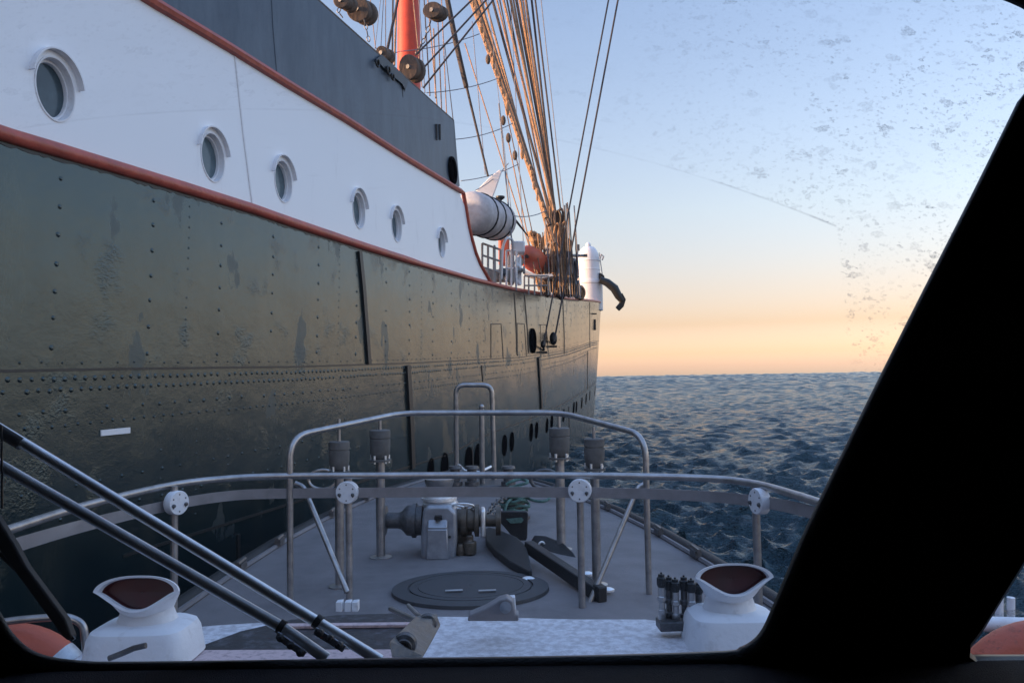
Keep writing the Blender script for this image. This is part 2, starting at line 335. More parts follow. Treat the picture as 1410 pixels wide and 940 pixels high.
# lower dark hull, both sides meeting at the stem, rounded stern
def hull_mesh():
    mb = MB(); ss = list(np.arange(-16, 64.01, .5)); nz = 26; n = nz+1
    st = []; pt = []
    for s in ss:
        zt = ZL(s)-.02; row = [-1.5+(zt+1.5)*i/nz for i in range(n)]
        a = []; b = []
        for z in row:
            L = min(LAT(s, z), D0+HALF-.02) if s > 20 else LAT(s, z)
            a.append(ship(s, L, z)); b.append(ship(s, 2*(D0+HALF)-L, z))
        st.append(a); pt.append(b)
    mb.loft(st, cap=False, closed=False); mb.loft(pt, cap=False, closed=False)
    tr = [st[0][i] for i in range(n)]+[pt[0][i] for i in range(n)][::-1]; mb.add(tr, [tuple(range(len(tr)))])
    tr = [st[-1][i] for i in range(n)]+[pt[-1][i] for i in range(n)][::-1]; mb.add(tr, [tuple(range(len(tr)))])
    def rivet(s, z, r=.022, h=.012):
        r *= 1.2; h *= 1.0
        p = hullp(s, z); nn = hnorm(s, z); u = Vector((0, 0, 1)); u = (u-nn*u.dot(nn)).normalized(); v = nn.cross(u)
        ring = [[p-nn*.004+nn*hh+(u*math.cos(a)+v*math.sin(a))*rr for a in [math.pi/4*j for j in range(8)]] for hh, rr in ((0, r), (h*.8, r*.72), (h*1.15, r*.3))]
        o = len(mb.v); mb.loft(ring, cap=False); mb.add(ring[-1], [tuple(range(8))])
    zs1 = lambda s: float(np.interp(s, seam1[0], seam1[1])); zs2 = lambda s: float(np.interp(s, seam2[0], seam2[1]))
    s = 1.0; i = 0
    # widely spaced frame rivets between rail and seam, fine double butt rows
    while s < 34:
        z = zs1(s)+.16+random.uniform(-.02, .02)
        fine = (i % 4 == 3); step = .105 if fine else .235
        while z < ZL(s)-.12:
            if random.random() < .96: rivet(s+.06*(z-3), z+random.uniform(-.012, .012), (.011 if fine else .02)*random.uniform(.85, 1.15), .009 if fine else .012)
            z += step*random.uniform(.93, 1.07)
        z = zs1(s)-.5
        while z > zs2(s)+.1:
            if random.random() < .9: rivet(s+.2, z, .015*random.uniform(.8, 1.2), .008)
            z -= step*1.15
        s += (.55 if i % 4 in (2, 3) else 1.05)*random.uniform(.93, 1.07); i += 1
    for dz, gap, r, sm in ((-.45, .13, .015, 34), (-1.2, .3, .018, 26), (-.07, .105, .021, 40), (-.16, .105, .021, 40), (-.33, .22, .019, 40), (.06, .2, .010, 30), (-.95, .26, .016, 22)):
        s = 0.5
        while s < sm:
            if random.random() < .96: rivet(s+(.05 if dz == -.16 else 0), zs1(s)+dz+random.uniform(-.006, .006), r*random.uniform(.85, 1.1), .012)
            s += gap*random.uniform(.97, 1.03)*(1 if s < 18 else 1.4)
    for dz in (.07, -.07):
        s = 10
        while s < 40: rivet(s, zs2(s)+dz, .014, .009); s += .16
    # lapped plate edges (thin raised dark strips)
    mb.cur = 1
    def seam(pts, wd, th):
        pts = [p for p in pts]; rings = []
        for k in range(len(pts)):
            a = pts[max(k-1, 0)]; b = pts[min(k+1, len(pts)-1)]; t = (Vector((b[0]-a[0], b[1]-a[1], 0))).normalized(); q = Vector((-t.y, t.x, 0))
            s_, z_ = pts[k]; rings.append([hullp(s_+q.x*wd/2, z_+q.y*wd/2, .004), hullp(s_+q.x*wd/2, z_+q.y*wd/2, -th), hullp(s_-q.x*wd/2, z_-q.y*wd/2, -th), hullp(s_-q.x*wd/2, z_-q.y*wd/2, .004)])
        mb.loft(rings)
    seam([(s, zs1(s)) for s in np.arange(-14, 55, .4)], .022, .006)
    seam([(s, zs2(s)) for s in np.arange(6, 55, .4)], .03, .006)
    def vseam(a, b, wd, th=.02):
        (s0, z0), (s1, z1) = sz(*a), sz(*b); seam([(s0+(s1-s0)*k/6, z0+(z1-z0)*k/6) for k in range(7)], wd, th)
    vseam((494, 346), (507, 501), .10, .035); vseam((560, 503), (567, 645), .15, .045); vseam((741, 492), (745, 562), .17, .04)
    for a, b, w_ in (((708, 403), (712, 488), .06), ((722, 404), (728, 486), .06), ((775, 412), (777, 487), .1), ((812, 416), (812, 478), .12), ((663, 503), (665, 525), .05), ((809, 484), (809, 535), .16), ((783, 560), (784, 600), .07), ((650, 615), (651, 650), .05), ((328, 735), (328, 775), .05)):
        vseam(a, b, w_, .012)
    for pts in (((676, 493), (676, 446), (690, 446), (693, 493)), ((713, 490), (712, 445), (722, 446), (725, 491)), ((745, 490), (744, 447), (752, 447), (755, 488))):
        q = [sz(*p) for p in pts]; dense = [(q[i][0]+(q[i+1][0]-q[i][0])*k/4, q[i][1]+(q[i+1][1]-q[i][1])*k/4) for i in range(3) for k in range(4)]+[q[-1]]; seam(dense, .03, .008)
    return mb
s1c = curve([(0, 511), (150, 508), (300, 506), (400, 505), (563, 500), (640, 496), (715, 492), (780, 482), (815, 470)]); seam1 = ([-16]+s1c[0]+[60], [s1c[1][0]]+s1c[1]+[s1c[1][-1]+1.2])
s2c = curve([(618, 625), (671, 598), (740, 572), (762, 562), (800, 541)]); seam2 = ([-16]+s2c[0]+[60], [s2c[1][0]-.3]+s2c[1]+[s2c[1][-1]+1.2])
print('seam1', seam1, 'seam2', seam2)
hull_mesh().build('hull', [M['hull'], M['black']], SHIP, smooth=50)
# white poop side with real round openings
holes = [((76, 123), 43), ((293, 217), 33), ((390, 250), 28.5), ((494, 290), 24.5), ((546, 311), 22), ((608, 336), 18)]
ph = []
for (px, py), hr in holes:
    p = onhull(px, py); zc = (p-CAM).dot(F); s, z = p.dot(H), p.z; ph.append((p, hnorm(s, z), hr*zc/FPX))
print('porthole radii', [round(x[2], 3) for x in ph])
mb = MB(); ss = list(np.arange(-14, SE(5.5)+4, .5)); nz = 10; rings = []
smax = max(cut_s)
for s in ss:
    if s > smax: break
    a = ZL(s)+.01; b = ZU(s) if s <= SE(9) else None
    if b is None:  # inside the swept-down front edge
        b = float(np.interp(s, cut_s[::-1], cut_z[::-1])) if s > cut_s[-1] else ZU(s)
    b = max(b, a+.02)
    rings.append([hullp(s, a+(b-a)*i/nz) for i in range(nz+1)]+[hullp(s, a+(b-a)*i/nz, .14) for i in range(nz, -1, -1)])
for s in list(np.linspace(ss[len(rings)-1]+.02, smax, 6)):
    a = ZL(s)+.01; b = max(a+.02, float(np.interp(s, cut_s[::-1], cut_z[::-1]))); rings.append([hullp(s, a+(b-a)*i/nz) for i in range(nz+1)]+[hullp(s, a+(b-a)*i/nz, .14) for i in range(nz, -1, -1)])
mb.loft(rings); poop = mb.build('poop_side', M['plate_white'], SHIP, smooth=30)
cm = MB()
for p, nn, r in ph:
    u = Vector((0, 0, 1)); u = (u-nn*u.dot(nn)).normalized(); v = nn.cross(u); cm.loft([[p+nn*o+u*math.cos(2*math.pi*j/40)*r+v*math.sin(2*math.pi*j/40)*r*.76 for j in range(40)] for o in (-.6, .4)])
cutter = cm.build('cutter', M['plate_white'])
bo = poop.modifiers.new('b', 'BOOLEAN'); bo.operation = 'DIFFERENCE'; bo.object = cutter; bo.solver = 'EXACT'
bpy.context.view_layer.update(); dg = bpy.context.evaluated_depsgraph_get(); nm = bpy.data.meshes.new_from_object(poop.evaluated_get(dg)); poop.modifiers.clear(); poop.data = nm
nm.polygons.foreach_set('use_smooth', [True]*len(nm.polygons)); nm.set_sharp_from_angle(angle=R(30)); bpy.data.objects.remove(cutter)
for i, (p, nn, r) in enumerate(ph):
    port = MB().lathe(p-nn*.145, nn, [(0, r+.05), (.03, r+.05), (.03, r-.001), (-.12, r-.001), (-.12, 0.001)][:2], 40)
    # recess tube, inner frame ring, glass
    u = Vector((0, 0, 1)); u = (u-nn*u.dot(nn)).normalized(); v = nn.cross(u)
    def rg(rad, d, ce=0, cv=0): return [p+nn*d+u*(math.cos(a)*rad+ce)+v*(math.sin(a)*rad*.76+cv) for a in [2*math.pi*j/40 for j in range(40)]]
    q = MB(); q.loft([rg(r+.014, -.001), rg(r+.014, .008), rg(r+.0, .009), rg(r-.006, .0), rg(r-.008, -.3)], cap=False)
    po = q.build('porthole', M['white'], SHIP)
    q = MB(); q.loft([rg(r*.985, -.08), rg(r*.985, -.06), rg(r*.95, -.05), rg(r*.88, -.05), rg(r*.86, -.065), rg(r*.86, -.09)], cap=False); q.build('frame', M['white'], po)
    q = MB(); q.loft([rg(r*.9, -.08), rg(r*.9, -.09)]); q.build('pane', M['portglass'] if i else M['glassdark'], po)
    # eyebrow drip rail over the opening
    q = MB(); rr_ = []; hh = .10+.02*(i == 0)
    for k in range(29):
        a = R(-78+ k*(156/28)); c0, s0_ = math.cos(a), math.sin(a); r1, r2 = r*1.24, r*1.24+.014
        rr_.append([p+nn*-.003+(u*c0+v*s0_*.8)*r1, p+nn*(hh*.5)+(u*c0+v*s0_*.8)*r1, p+nn*(hh*.5)+(u*c0+v*s0_*.8)*r2, p+nn*-.003+(u*c0+v*s0_*.8)*r2])
    q.loft(rr_); q.build('drip_rail', M['white'], po)
# slate blue bulwark above
sb = blue_edge[0][0]
mb = skin(lambda s: ZU(s)+.01, lambda s: ZT(s), -14, sb, 6, .07); mb.build('bulwark', M['blue'], SHIP, smooth=30)
q = MB(); a = [sb, blue_edge[1][0], blue_edge[2][0]]; zz = [blue_edge[0][1], blue_edge[1][1], blue_edge[2][1]]
poly = [hullp(sb+.001, ZU(sb)+.02), hullp(a[2], zz[2]), hullp(a[1], zz[1]), hullp(a[0]+.02, zz[0])]; q.prism(poly, PL*.07); q.build('bulwark_end', M['blue'], SHIP)
# opposite side and deck for the poop
q = MB(); ss = list(np.arange(-14, cut_s[-1], .7))
q.loft([[ship(s, 2*(D0+HALF)-LAT(s, 4), ZL(s)), ship(s, 2*(D0+HALF)-LAT(s, 4), ZT(s))] for s in ss], cap=False, closed=False); q.build('port_side', M['plate_white'], SHIP)
q = MB(); q.loft([[hullp(s, ZU(s)-.1, .15), ship(s, 2*(D0+HALF)-LAT(s, 4)-.05, ZU(s)-.1)] for s in ss], cap=False, closed=False); q.build('poop_deck', M['shipdeck'], SHIP)
se = cut_s[-1]-.1
q = MB(); q.prism([hullp(se, 3.6, .15), hullp(se, ZU(se)-.1, .15), ship(se, 2*(D0+HALF)-LAT(se, 4)-.1, ZU(se)-.1), ship(se, 2*(D0+HALF)-LAT(se, 4)-.1, 3.6)], H*-.05); q.build('poop_bulkhead', M['shipgrey'], SHIP)
q = MB(); q.loft([[hullp(s, ZL(s)-.75, .05), ship(s, 2*(D0+HALF)-LAT(s, 4)-.05, ZL(s)-.75)] for s in np.arange(-14, 62, 1.0)], cap=False, closed=False); q.build('main_deck', M['shipdeck'], SHIP)
# red rub rails
q = MB()
ss = np.arange(-14, 62, .4); q.tube([hullp(s, ZL(s), -.005) for s in ss], [.062*(1+.15*random.uniform(-.15, .15)) if s < 13 else .05 for s in ss], 10)
q.build('rub_rail', M['red'], SHIP)
q = MB(); pts = [hullp(s, ZU(s), -.01) for s in np.arange(-14, cut_s[-1]-.2, .4)]+[onhull(x, y, -.01) for x, y in cut_pts]; q.tube(pts, [.058]*(len(pts)-len(cut_pts)-1)+[.055]+[.045]*len(cut_pts), 8)
q.build('rub_rail', M['red'], SHIP)
q = MB(); pts = [hullp(s, ZT(s)+.01, .03) for s in np.arange(-14, sb, .5)]+[hullp(sb, ZT(sb)+.01, .03)]; q.tube(pts, .035, 8); q.build('cap_rail', M['wood'], SHIP)
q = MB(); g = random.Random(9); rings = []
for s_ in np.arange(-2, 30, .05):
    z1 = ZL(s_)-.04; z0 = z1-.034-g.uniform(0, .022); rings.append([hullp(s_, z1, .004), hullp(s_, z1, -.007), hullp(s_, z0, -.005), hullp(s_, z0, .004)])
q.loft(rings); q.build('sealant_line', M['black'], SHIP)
def drip(x, y, wpx, hpx, m, name, seed):
    g = random.Random(seed); s0, z0 = sz(x, y); k = (onhull(x, y)-CAM).dot(F)/FPX; w_ = wpx*k/2/math.sin(.5); h_ = hpx*k; top = []; bot = []
    for i in range(9): t = i/8; top.append((s0+w_*(2*t-1), z0+g.uniform(-.01, .01))); bot.append((s0+w_*(2*t-1)*.8, z0-h_*(.12+.88*g.random()**1.2*(1-abs(2*t-1)**2))))
    ring = top+bot[::-1]; q = MB(); q.loft([[hullp(a, b, o) for a, b in ring] for o in (.002, -.006)]); return q.build(name, m, SHIP)
drip(555, 112, 14, 30, M['black'], 'rust_stain', 3)
# vertical weld seams on white and blue
def strip(pxpts, name, m, wd, th, off=0):
    rings = []; P = [sz(*p) for p in pxpts]; D = []
    for i in range(len(P)-1):
        for k in range(5): t = k/5; D.append((P[i][0]*(1-t)+P[i+1][0]*t, P[i][1]*(1-t)+P[i+1][1]*t))
    D.append(P[-1])
    for s, z in D: rings.append([hullp(s-wd/2, z, .003), hullp(s-wd/2*.5, z, -th), hullp(s+wd/2*.5, z, -th), hullp(s+wd/2, z, .003)])
    q = MB(); q.loft(rings); return q.build(name, m, SHIP)
strip([(323, 78), (334, 180), (347, 282)], 'weld_seam', M['white'], .035, .012)
strip([(374, 0), (376, 40), (381, 100)], 'weld_seam', M['blue'], .02, .008)
# dark oval freeing ports low on the hull
for x, y, hh in ((593, 645, 13), (612, 641, 16), (645, 634, 17), (658, 631, 18), (694.6, 613, 13), (704.7, 608, 12), (731.4, 595, 11), (738.7, 592, 10), (753, 585.7, 9), (759.7, 581, 9), (776, 572, 8), (790, 561.5, 7.5), (793.7, 560, 7), (801, 554.6, 7), (807, 549, 6.5), (812, 544.5, 6), (819, 538, 6)):
    p = onhull(x, y); s, z = p.dot(H), p.z; zc = (p-CAM).dot(F); rz = hh*zc/FPX; rs = min(.24, rz*.8); q = MB()
    for rr2, dd in ((1.0, -.012),): q.loft([[hullp(s+math.sin(a)*rs*k, z+math.cos(a)*rz*k, o) for a in [2*math.pi*j/20 for j in range(20)]] for k, o in ((1.12, .003), (1.12, -.014), (.95, -.014), (.93, -.004), (.02, -.004))], cap=False)
    q.build('scupper', M['matte'], SHIP)
def fairlead(x, y, rpx, ws, name='fairlead'):
    p = onhull(x, y); s, z = p.dot(H), p.z; zc = (p-CAM).dot(F); rz = rpx*zc/FPX; rs = rz*ws; q = MB()
    q.tube([hullp(s+math.sin(a)*rs, z+math.cos(a)*rz, -.02) for a in [2*math.pi*j/24 for j in range(24)]], rz*.16, 8, close=True)
    q.loft([[hullp(s+math.sin(a)*rs*k, z+math.cos(a)*rz*k, o) for a in [2*math.pi*j/24 for j in range(24)]] for k, o in ((1, -.006), (.02, -.006))], cap=False)
    q.build(name, M['matte'], SHIP)
fairlead(733, 469, 15, .8); fairlead(622, 235, 17, .75)
q = MB(); p = [sz(x, y) for x, y in ((138, 592), (178, 588), (178, 596), (138, 600))]
q.loft([[hullp(s, z, o) for s, z in p] for o in (.002, -.012)]); q.build('draught_mark', M['white'], SHIP)
for x, y in ((600, 165), (605, 185)):   # small slots on the blue bulwark
    pass
for x in (601, 605.5):
    q = MB(); q.box(onhull(x, 182, -.01), (.04, .05, .3)); q.build('vent_slot', M['black'], SHIP)
# rings, eyebolts and rust at the chain plate of the block
for (x, y, r_) in ((520, 87, 5), (535, 97, 5), (541, 106, 4)):
    p = onhull(x, y, -.06); zc = (p-CAM).dot(F); q = MB(); q.tube([p+(Vector((0, 0, 1))*math.cos(a)+H*math.sin(a))*r_*zc/FPX for a in [2*math.pi*j/12 for j in range(12)]], .018, 6, close=True); q.build('shackle', M['black'], SHIP)
q = MB(); pl = [onhull(x, y, -.01) for x, y in ((516, 82), (524, 76), (550, 100), (560, 113), (556, 124), (552, 116), (540, 106), (528, 96))]; q.prism(pl, PL*-.03); q.build('chain_plate', M['black'], SHIP)

# mast, standing and running rigging ---------------------------------------
def dep(px, py): return (onhull(px, py)-CAM).dot(F)
def line(name, pts, rpx, m, zs, sag=0, n=6):
    """pixel way points with their depth in metres; radius given in photo pixels at that depth"""
    P = [at(x, y, z) for (x, y), z in zip(pts, zs)]; q = MB(); rr = [rpx*z/FPX for z in zs] if not isinstance(rpx, (list, tuple)) else [a*z/FPX for a, z in zip(rpx, zs)]
    if sag and len(P) == 2:
        A, B = P; P = [A.lerp(B, t)+Vector((0, 0, -sag*4*t*(1-t))) for t in [k/8 for k in range(9)]]; rr = [rr[0]+(rr[1]-rr[0])*k/8 for k in range(9)]
    q.tube(P, rr, n); return q.build(name, m, SHIP)
mast_s = 27.0
b0 = at(563, 118, 28); t0 = at(562, -330, 28)
q = MB(); q.tube([b0-Vector((0, 0, 6)), b0, t0], [.42, .41, .36], 24); q.build('mast', M['redmast'], SHIP)
def ext(a, b, ytop):  # extend the line b->a up to y = ytop
    t = (ytop-b[1])/(a[1]-b[1]); return (b[0]+(a[0]-b[0])*t, ytop)
TAN, DK, GR = M['ropetan'], M['ropedark'], M['ropegrey']
rig = [ # top px, bottom px, radius px, material, name, top depth, bottom depth
 ((648, 0), (752, 300), 2.2, TAN, 'shroud', 24, 21.5), ((654, 0), (757, 310), 2.6, TAN, 'shroud', 24.4, 22), ((660, 0), (764, 335), 2.0, TAN, 'shroud', 24.8, 22.5),
 ((668, 0), (770, 380), 1.3, TAN, 'shroud', 25.2, 23), ((678, 0), (760, 300), 1.5, DK, 'shroud', 25.5, 23), ((684, 0), (762, 320), 1.0, TAN, 'rope', 26, 24),
 ((693, 0), (765, 300), 1.5, TAN, 'rope', 26, 23.6), ((698, 0), (764, 340), 1.0, TAN, 'rope', 26, 23.6), ((703, 0), (768, 320), 1.6, TAN, 'rope', 26, 24), ((707, 0), (770, 350), 1.1, TAN, 'rope', 26, 24), ((711, 0), (766, 300), 1.6, TAN, 'rope', 26, 24.3),
 ((716, 0), (772, 350), 1.7, TAN, 'rope', 26.5, 24.5), ((720, 0), (768, 330), 1.1, TAN, 'rope', 26.5, 24.5), ((724, 0), (774, 360), 1.5, TAN, 'rope', 27, 25), ((732, 0), (776, 400), 1.3, DK, 'stay', 27, 25.3), ((737, 0), (772, 290), 1.0, DK, 'stay', 27.5, 25.6),
 ((745, 0), (788, 400), .5, GR, 'stay', 28, 26.4), ((688, 0), (768, 390), .8, DK, 'rope', 27, 24), ((640, 60), (748, 400), .7, TAN, 'rope', 25, 22.5), ((664, 0), (748, 390), .6, TAN, 'rope', 25, 22), ((699, 190), (742, 400), .7, TAN, 'rope', 23, 22),
 ((548, 0), (533, 70), 1.6, DK, 'stay', 20, 19.2), ((541, 0), (540, 90), 1.0, DK, 'stay', 20, 19.4), ((546, 0), (543, 90), 1.2, TAN, 'stay', 20.5, 19.6),
 ((524, 0), (516, 70), .4, GR, 'rope', 20, 19), ((528, 0), (524, 75), .4, TAN, 'rope', 20, 19), ((531, 0), (531, 80), .5, TAN, 'rope', 20, 19), ((510, 0), (517, 66), .5, TAN, 'rope', 18, 17.6),
 ((584, 0), (592, 132), .7, TAN, 'rope', 24, 19), ((589, 0), (602, 148), .7, TAN, 'rope', 24, 19.4), ((597, 40), (600, 135), .9, TAN, 'rope', 23, 19.6), ((603, 30), (608, 150), .7, TAN, 'rope', 24, 20), ((608, 0), (615, 160), .6, TAN, 'rope', 24, 20.2), ((612, 60), (624, 166), .5, DK, 'rope', 23, 20.5), ((577, 0), (585, 128), .6, GR, 'rope', 24, 19), ((570, 10), (581, 120), .6, TAN, 'rope', 24, 19),
 ((644, 6), (572, 76), 1.1, DK, 'stay', 20, 17.5), ((667, 3), (582, 95), 1.1, DK, 'stay', 20.4, 17.8), ((677, 3), (583, 121), 1.1, DK, 'stay', 20.8, 18.2),
 ((838, 0), (748, 476), 1.0, DK, 'stay', 26, 20), ((851, 0), (763, 470), 1.1, DK, 'stay', 27, 20.6),
 ((687, 143), (711, 400), 1.0, GR, 'rope', 21, 20), ((672, 0), (705, 300), .4, GR, 'rope', 24, 20.5), ((703, 0), (723, 380), .5, GR, 'rope', 27, 21), ((650, 30), (668, 240), .5, GR, 'rope', 25, 20.4)]
M['ropebrown'] = mat('weathered brown rope', (.15, .10, .07), .85, 0, var=.5, vscale=6, bump=.6, bscale=60)
for i_, (a, b, r_, m_, nm_, za, zb) in enumerate(rig):
    if m_ is TAN and i_ % 3 == 1: m_ = M['ropebrown']
    tp = ext(a, b, -260) if a[1] < 12 else a
    tt = (tp[1]-b[1])/(a[1]-b[1]); line(nm_, [tp, b], [r_*(1.3 if b[0] > 735 else 1.1), r_*1.25], m_, [zb+(za-zb)*tt, zb])
line('boom', [(612, -20), (628, 60), (642, 120), (643, 122), (672, 243)], [3.6, 3.8, 3.4, 1.8, 1.5], M['ropedark'], [20, 20, 19.8, 19.8, 19.4], n=8)
for a, b in (((517, 66), (551, 71)), ((551, 71), (660, 47)), ((587, 128), (686, 108)), ((627, 192), (706, 170)), ((635, 249), (714, 226)), ((706, 297), (752, 290)), ((655, 262), (700, 225))):
    line('rope', [a, b], .65, GR, [19.5, 21.5], sag=.08)
# servings and blocks high on the shrouds
for x, y in ((693, 166), (672, 82), (700, 190), (709, 214)):
    p = at(x, y, 21.5); q = MB(); q.sphere(p, .07, 8, 6, (1, 1, 2.0)); q.build('block', M['wood'], SHIP)
for k in range(34):
    q = MB()
    t = k/33; x = 650+t*96; y = 5+t*285; p = at(x+random.uniform(-1, 5), y, 22.5-t); q.sphere(p, random.uniform(.03, .06), 6, 4, (1, 1, random.uniform(1.2, 3.5))); q.build('lashing', TAN, SHIP)
# wooden pulley blocks by the bulwark
def block(x, y, rx, ry, ang, zc, hole=True):
    rx *= .88; ry *= .92
    c = at(x, y, zc); a = R(ang); ux = RT*math.cos(a)+UP*math.sin(a); uy = UP*math.cos(a)-RT*math.sin(a); k = zc/FPX
    out = MB()
    for off in (-.13, .05): out.prism([c+ux*(math.cos(t)*rx*k)+uy*(math.sin(t)*ry*k)+F*off+RT*off*.6 for t in [2*math.pi*j/20 for j in range(20)]], (F+RT*.6)*.08)
    out.prism([c+ux*(math.cos(t)*rx*k*.75)+uy*(math.sin(t)*ry*k*.8)+F*-.1-RT*.06 for t in [2*math.pi*j/20 for j in range(20)]], (F+RT*.6)*.2)
    o = out.build('pulley_block', M['wood'], SHIP, bevel=.015)
    pin = MB(); pin.cyl(c-F*.15-RT*.09, c+F*.16+RT*.09, 3*k, 12); pin.build('pin', M['gunmetal'], o); return o
block(568, 95, 15, 19, 0, 17.4); block(600, 17, 15, 12, 25, 18); block(499, 16, 18, 19, 10, 16.6); block(531, 76, 9, 11, 0, 17.2); block(476, 4, 12, 12, 0, 16.2)
def chain(pts, zc, r=2.2, name='chain', m='steel'):
    P = smoothpath([at(x, y, zc) for x, y in pts], 8); q = MB(); k = zc/FPX; L = 0; last = None; i = 0
    for j in range(len(P)-1):
        d = (P[j+1]-P[j]); 
        if last is None or (P[j]-last).length > 3.1*r*k:
            t = d.normalized(); n_ = t.cross(F).normalized() if i % 2 else t.cross(t.cross(F)).normalized()
            q.tube([P[j]+t*math.cos(a)*r*1.9*k+n_*math.sin(a)*r*k for a in [2*math.pi*g/8 for g in range(8)]], r*.33*k, 5, close=True); last = P[j]; i += 1
    return q.build(name, M['gunmetal'], SHIP)
chain([(502, 30), (505, 42), (508, 58)], 16.5); chain([(471, 8), (466, 16), (470, 22)], 16.2); chain([(592, 32), (586, 50), (577, 68), (572, 78)], 17.8, 2.4)
# eye block at the foot of the long stays on the hull
for x, y in ((762, 466), (748, 474)):
    p = onhull(x, y, -.15); q = MB(); q.sphere(p, .12 if x > 750 else .07, 10, 6, (1, 1, 1.7)); q.tube([p, onhull(x+1, y+8, -.02)], .03, 6); q.box(onhull(x-3, y+11, -.02), (.35, .06, .06)); q.build('deadeye', M['black'], SHIP)
q = MB(); q.box(onhull(817, 432, -.03), (.3, .05, .06)); q.build('hull_bracket', M['black'], SHIP)
q = MB(); q.box(onhull(819, 447, -.03), (.1, .05, .5)); q.build('hull_slot', M['black'], SHIP)

# coils of rope on the pin rail
def coil(x, y, rpx, hpx, zc, m, seed=0):
    g = random.Random(seed); c = at(x, y, zc); k = zc/FPX; q = MB()
    for _ in range(6):
        w_ = rpx*k*g.uniform(.6, 1.1); h_ = hpx*k*g.uniform(.8, 1.1); ox = g.uniform(-.1, .1); oy = g.uniform(-.1, .1); a0 = g.uniform(-.5, .5)
        q.tube([c+RT*(math.sin(a)*w_*math.cos(a0)+ox)+F*(math.sin(a)*w_*math.sin(a0)+oy)+UP*(math.cos(a)*h_) for a in [2*math.pi*j/16 for j in range(16)]], .035, 6, close=True)
    o = q.build('rope_coil', m, SHIP); return o
cs = [(745, 375, 5, 22), (751, 390, 5, 18), (757, 372, 6, 28), (764, 385, 5, 20), (770, 395, 6, 16), (776, 375, 5, 22), (783, 392, 5, 16), (790, 398, 5, 12), (758, 330, 6, 20), (765, 345, 7, 24), (772, 330, 5, 22), (768, 302, 6, 14), (760, 350, 6, 16), (797, 403, 5, 9), (752, 345, 5, 18), (766, 365, 7, 20), (779, 350, 4, 24), (786, 375, 4, 18)]
for i, c in enumerate(cs): coil(*c, 23.2+.25*(i % 5), [TAN, M['wood'], GR, TAN, DK][i % 5], i)
for i in range(16):
    x = 742+i*3.4; line('halyard', [(x+random.uniform(-3, 3), 300+random.uniform(-30, 30)), (x+6, 405+i*.4)], .9, [TAN, M['wood'], DK, GR][i % 4], [23, 22.8])
# furled golden sail bundles near the mast foot
for x, y, a, b, zc in ((737, 330, 7, 8, 27), (733, 323, 6, 4, 27), (741, 341, 6, 6, 27.2), (767, 300, 4, 9, 27.5), (773, 318, 4, 10, 27.5), (770, 335, 5, 9, 27), (764, 348, 5, 8, 27)):
    p = at(x, y, zc); k = zc/FPX; q = MB(); q.sphere(p, k, 20, 14, (a, a, b)); o = q.build('furled_sail', M['ropetan'], SHIP)
    dm = o.modifiers.new('d', 'DISPLACE'); tx = bpy.data.textures.new('fold', 'CLOUDS'); tx.noise_scale = .09; dm.texture = tx; dm.strength = .3

# ship's deck furniture -------------------------------------------------------
# white covered raft canisters
def canister(a, b, rpx, z0, z1, label):
    A = at(*a, z0); B = at(*b, z1); d = (B-A).normalized(); L = (B-A).length; r_ = rpx*z0/FPX
    e = thing('life_raft', (A+B)/2-Vector((0, 0, r_)), label, 'life raft', 'raft canisters behind the white stern')
    q = MB(); q.lathe(A-d*.05, d, [(-.14, r_*.02), (-.12, r_*.5), (-.04, r_*.85), (.08, r_), (L-.1, r_), (L+.02, r_*.85), (L+.1, r_*.5), (L+.12, r_*.02)], 28); q.build('canister', M['canvas'], e)
    u = d.cross(Vector((0, 0, 1))).normalized(); v = u.cross(d)
    for t in (.2, .5, .8):
        q = MB(); q.tube([A+d*(L*t)+(u*math.cos(g)+v*math.sin(g))*(r_+.012) for g in [2*math.pi*j/24 for j in range(24)]], .022, 6, close=True); q.build('strap', M['black'], e)
    q = MB()
    for j in range(7):
        t = .12+.11*j; g = R(200); q.tube([A+d*(L*t+.03*(i2 % 2))+(u*math.cos(R(gg))+v*math.sin(R(gg)))*(r_+.015) for i2, gg in enumerate((120, 150, 180, 205))], .016, 5)
    q.build('lacing', M['black'], e); return e
canister((650, 292), (688, 306), 29, 18.7, 21.0, 'large white canvas covered raft canister with black lacing, right behind the stern edge')
# white raking fin-shaped gangway end
q = MB(); P = [at(x, y, 20.5) for x, y in ((688, 233), (691, 236), (682, 262), (678, 272), (655, 263), (672, 246))]; q.prism(P, F*.12); tag(q.build('gangway_end', M['white'], None, bevel=.02), 'white pointed gangway end rising above the raft canister', 'gangway')
q = MB(); q.prism([at(x, y, 20.45) for x, y in ((687.5, 234), (689.5, 232), (692, 234), (691, 238))], F*.15)
# antenna dish ornament on thin pole
e = thing('whip_antenna', at(690, 330, 20.8), 'thin pole with a small dark funnel cap above the raft canister', 'antenna')
q = MB(); q.cyl(at(690, 330, 20.8), at(689, 275, 20.8), .022, 8); q.build('pole', M['gunmetal'], e)
q = MB(); q.lathe(at(689, 282, 20.8), (0, 0, 1), [(0, .03), (.12, .04), (.18, .12), (.22, .12)], 14); q.build('funnel_cap', M['black'], e)
line('spar', [(694, 287), (712, 306), (727, 325)], [2.6, 1.8, .8], M['black'], [20.5, 21, 21.5])
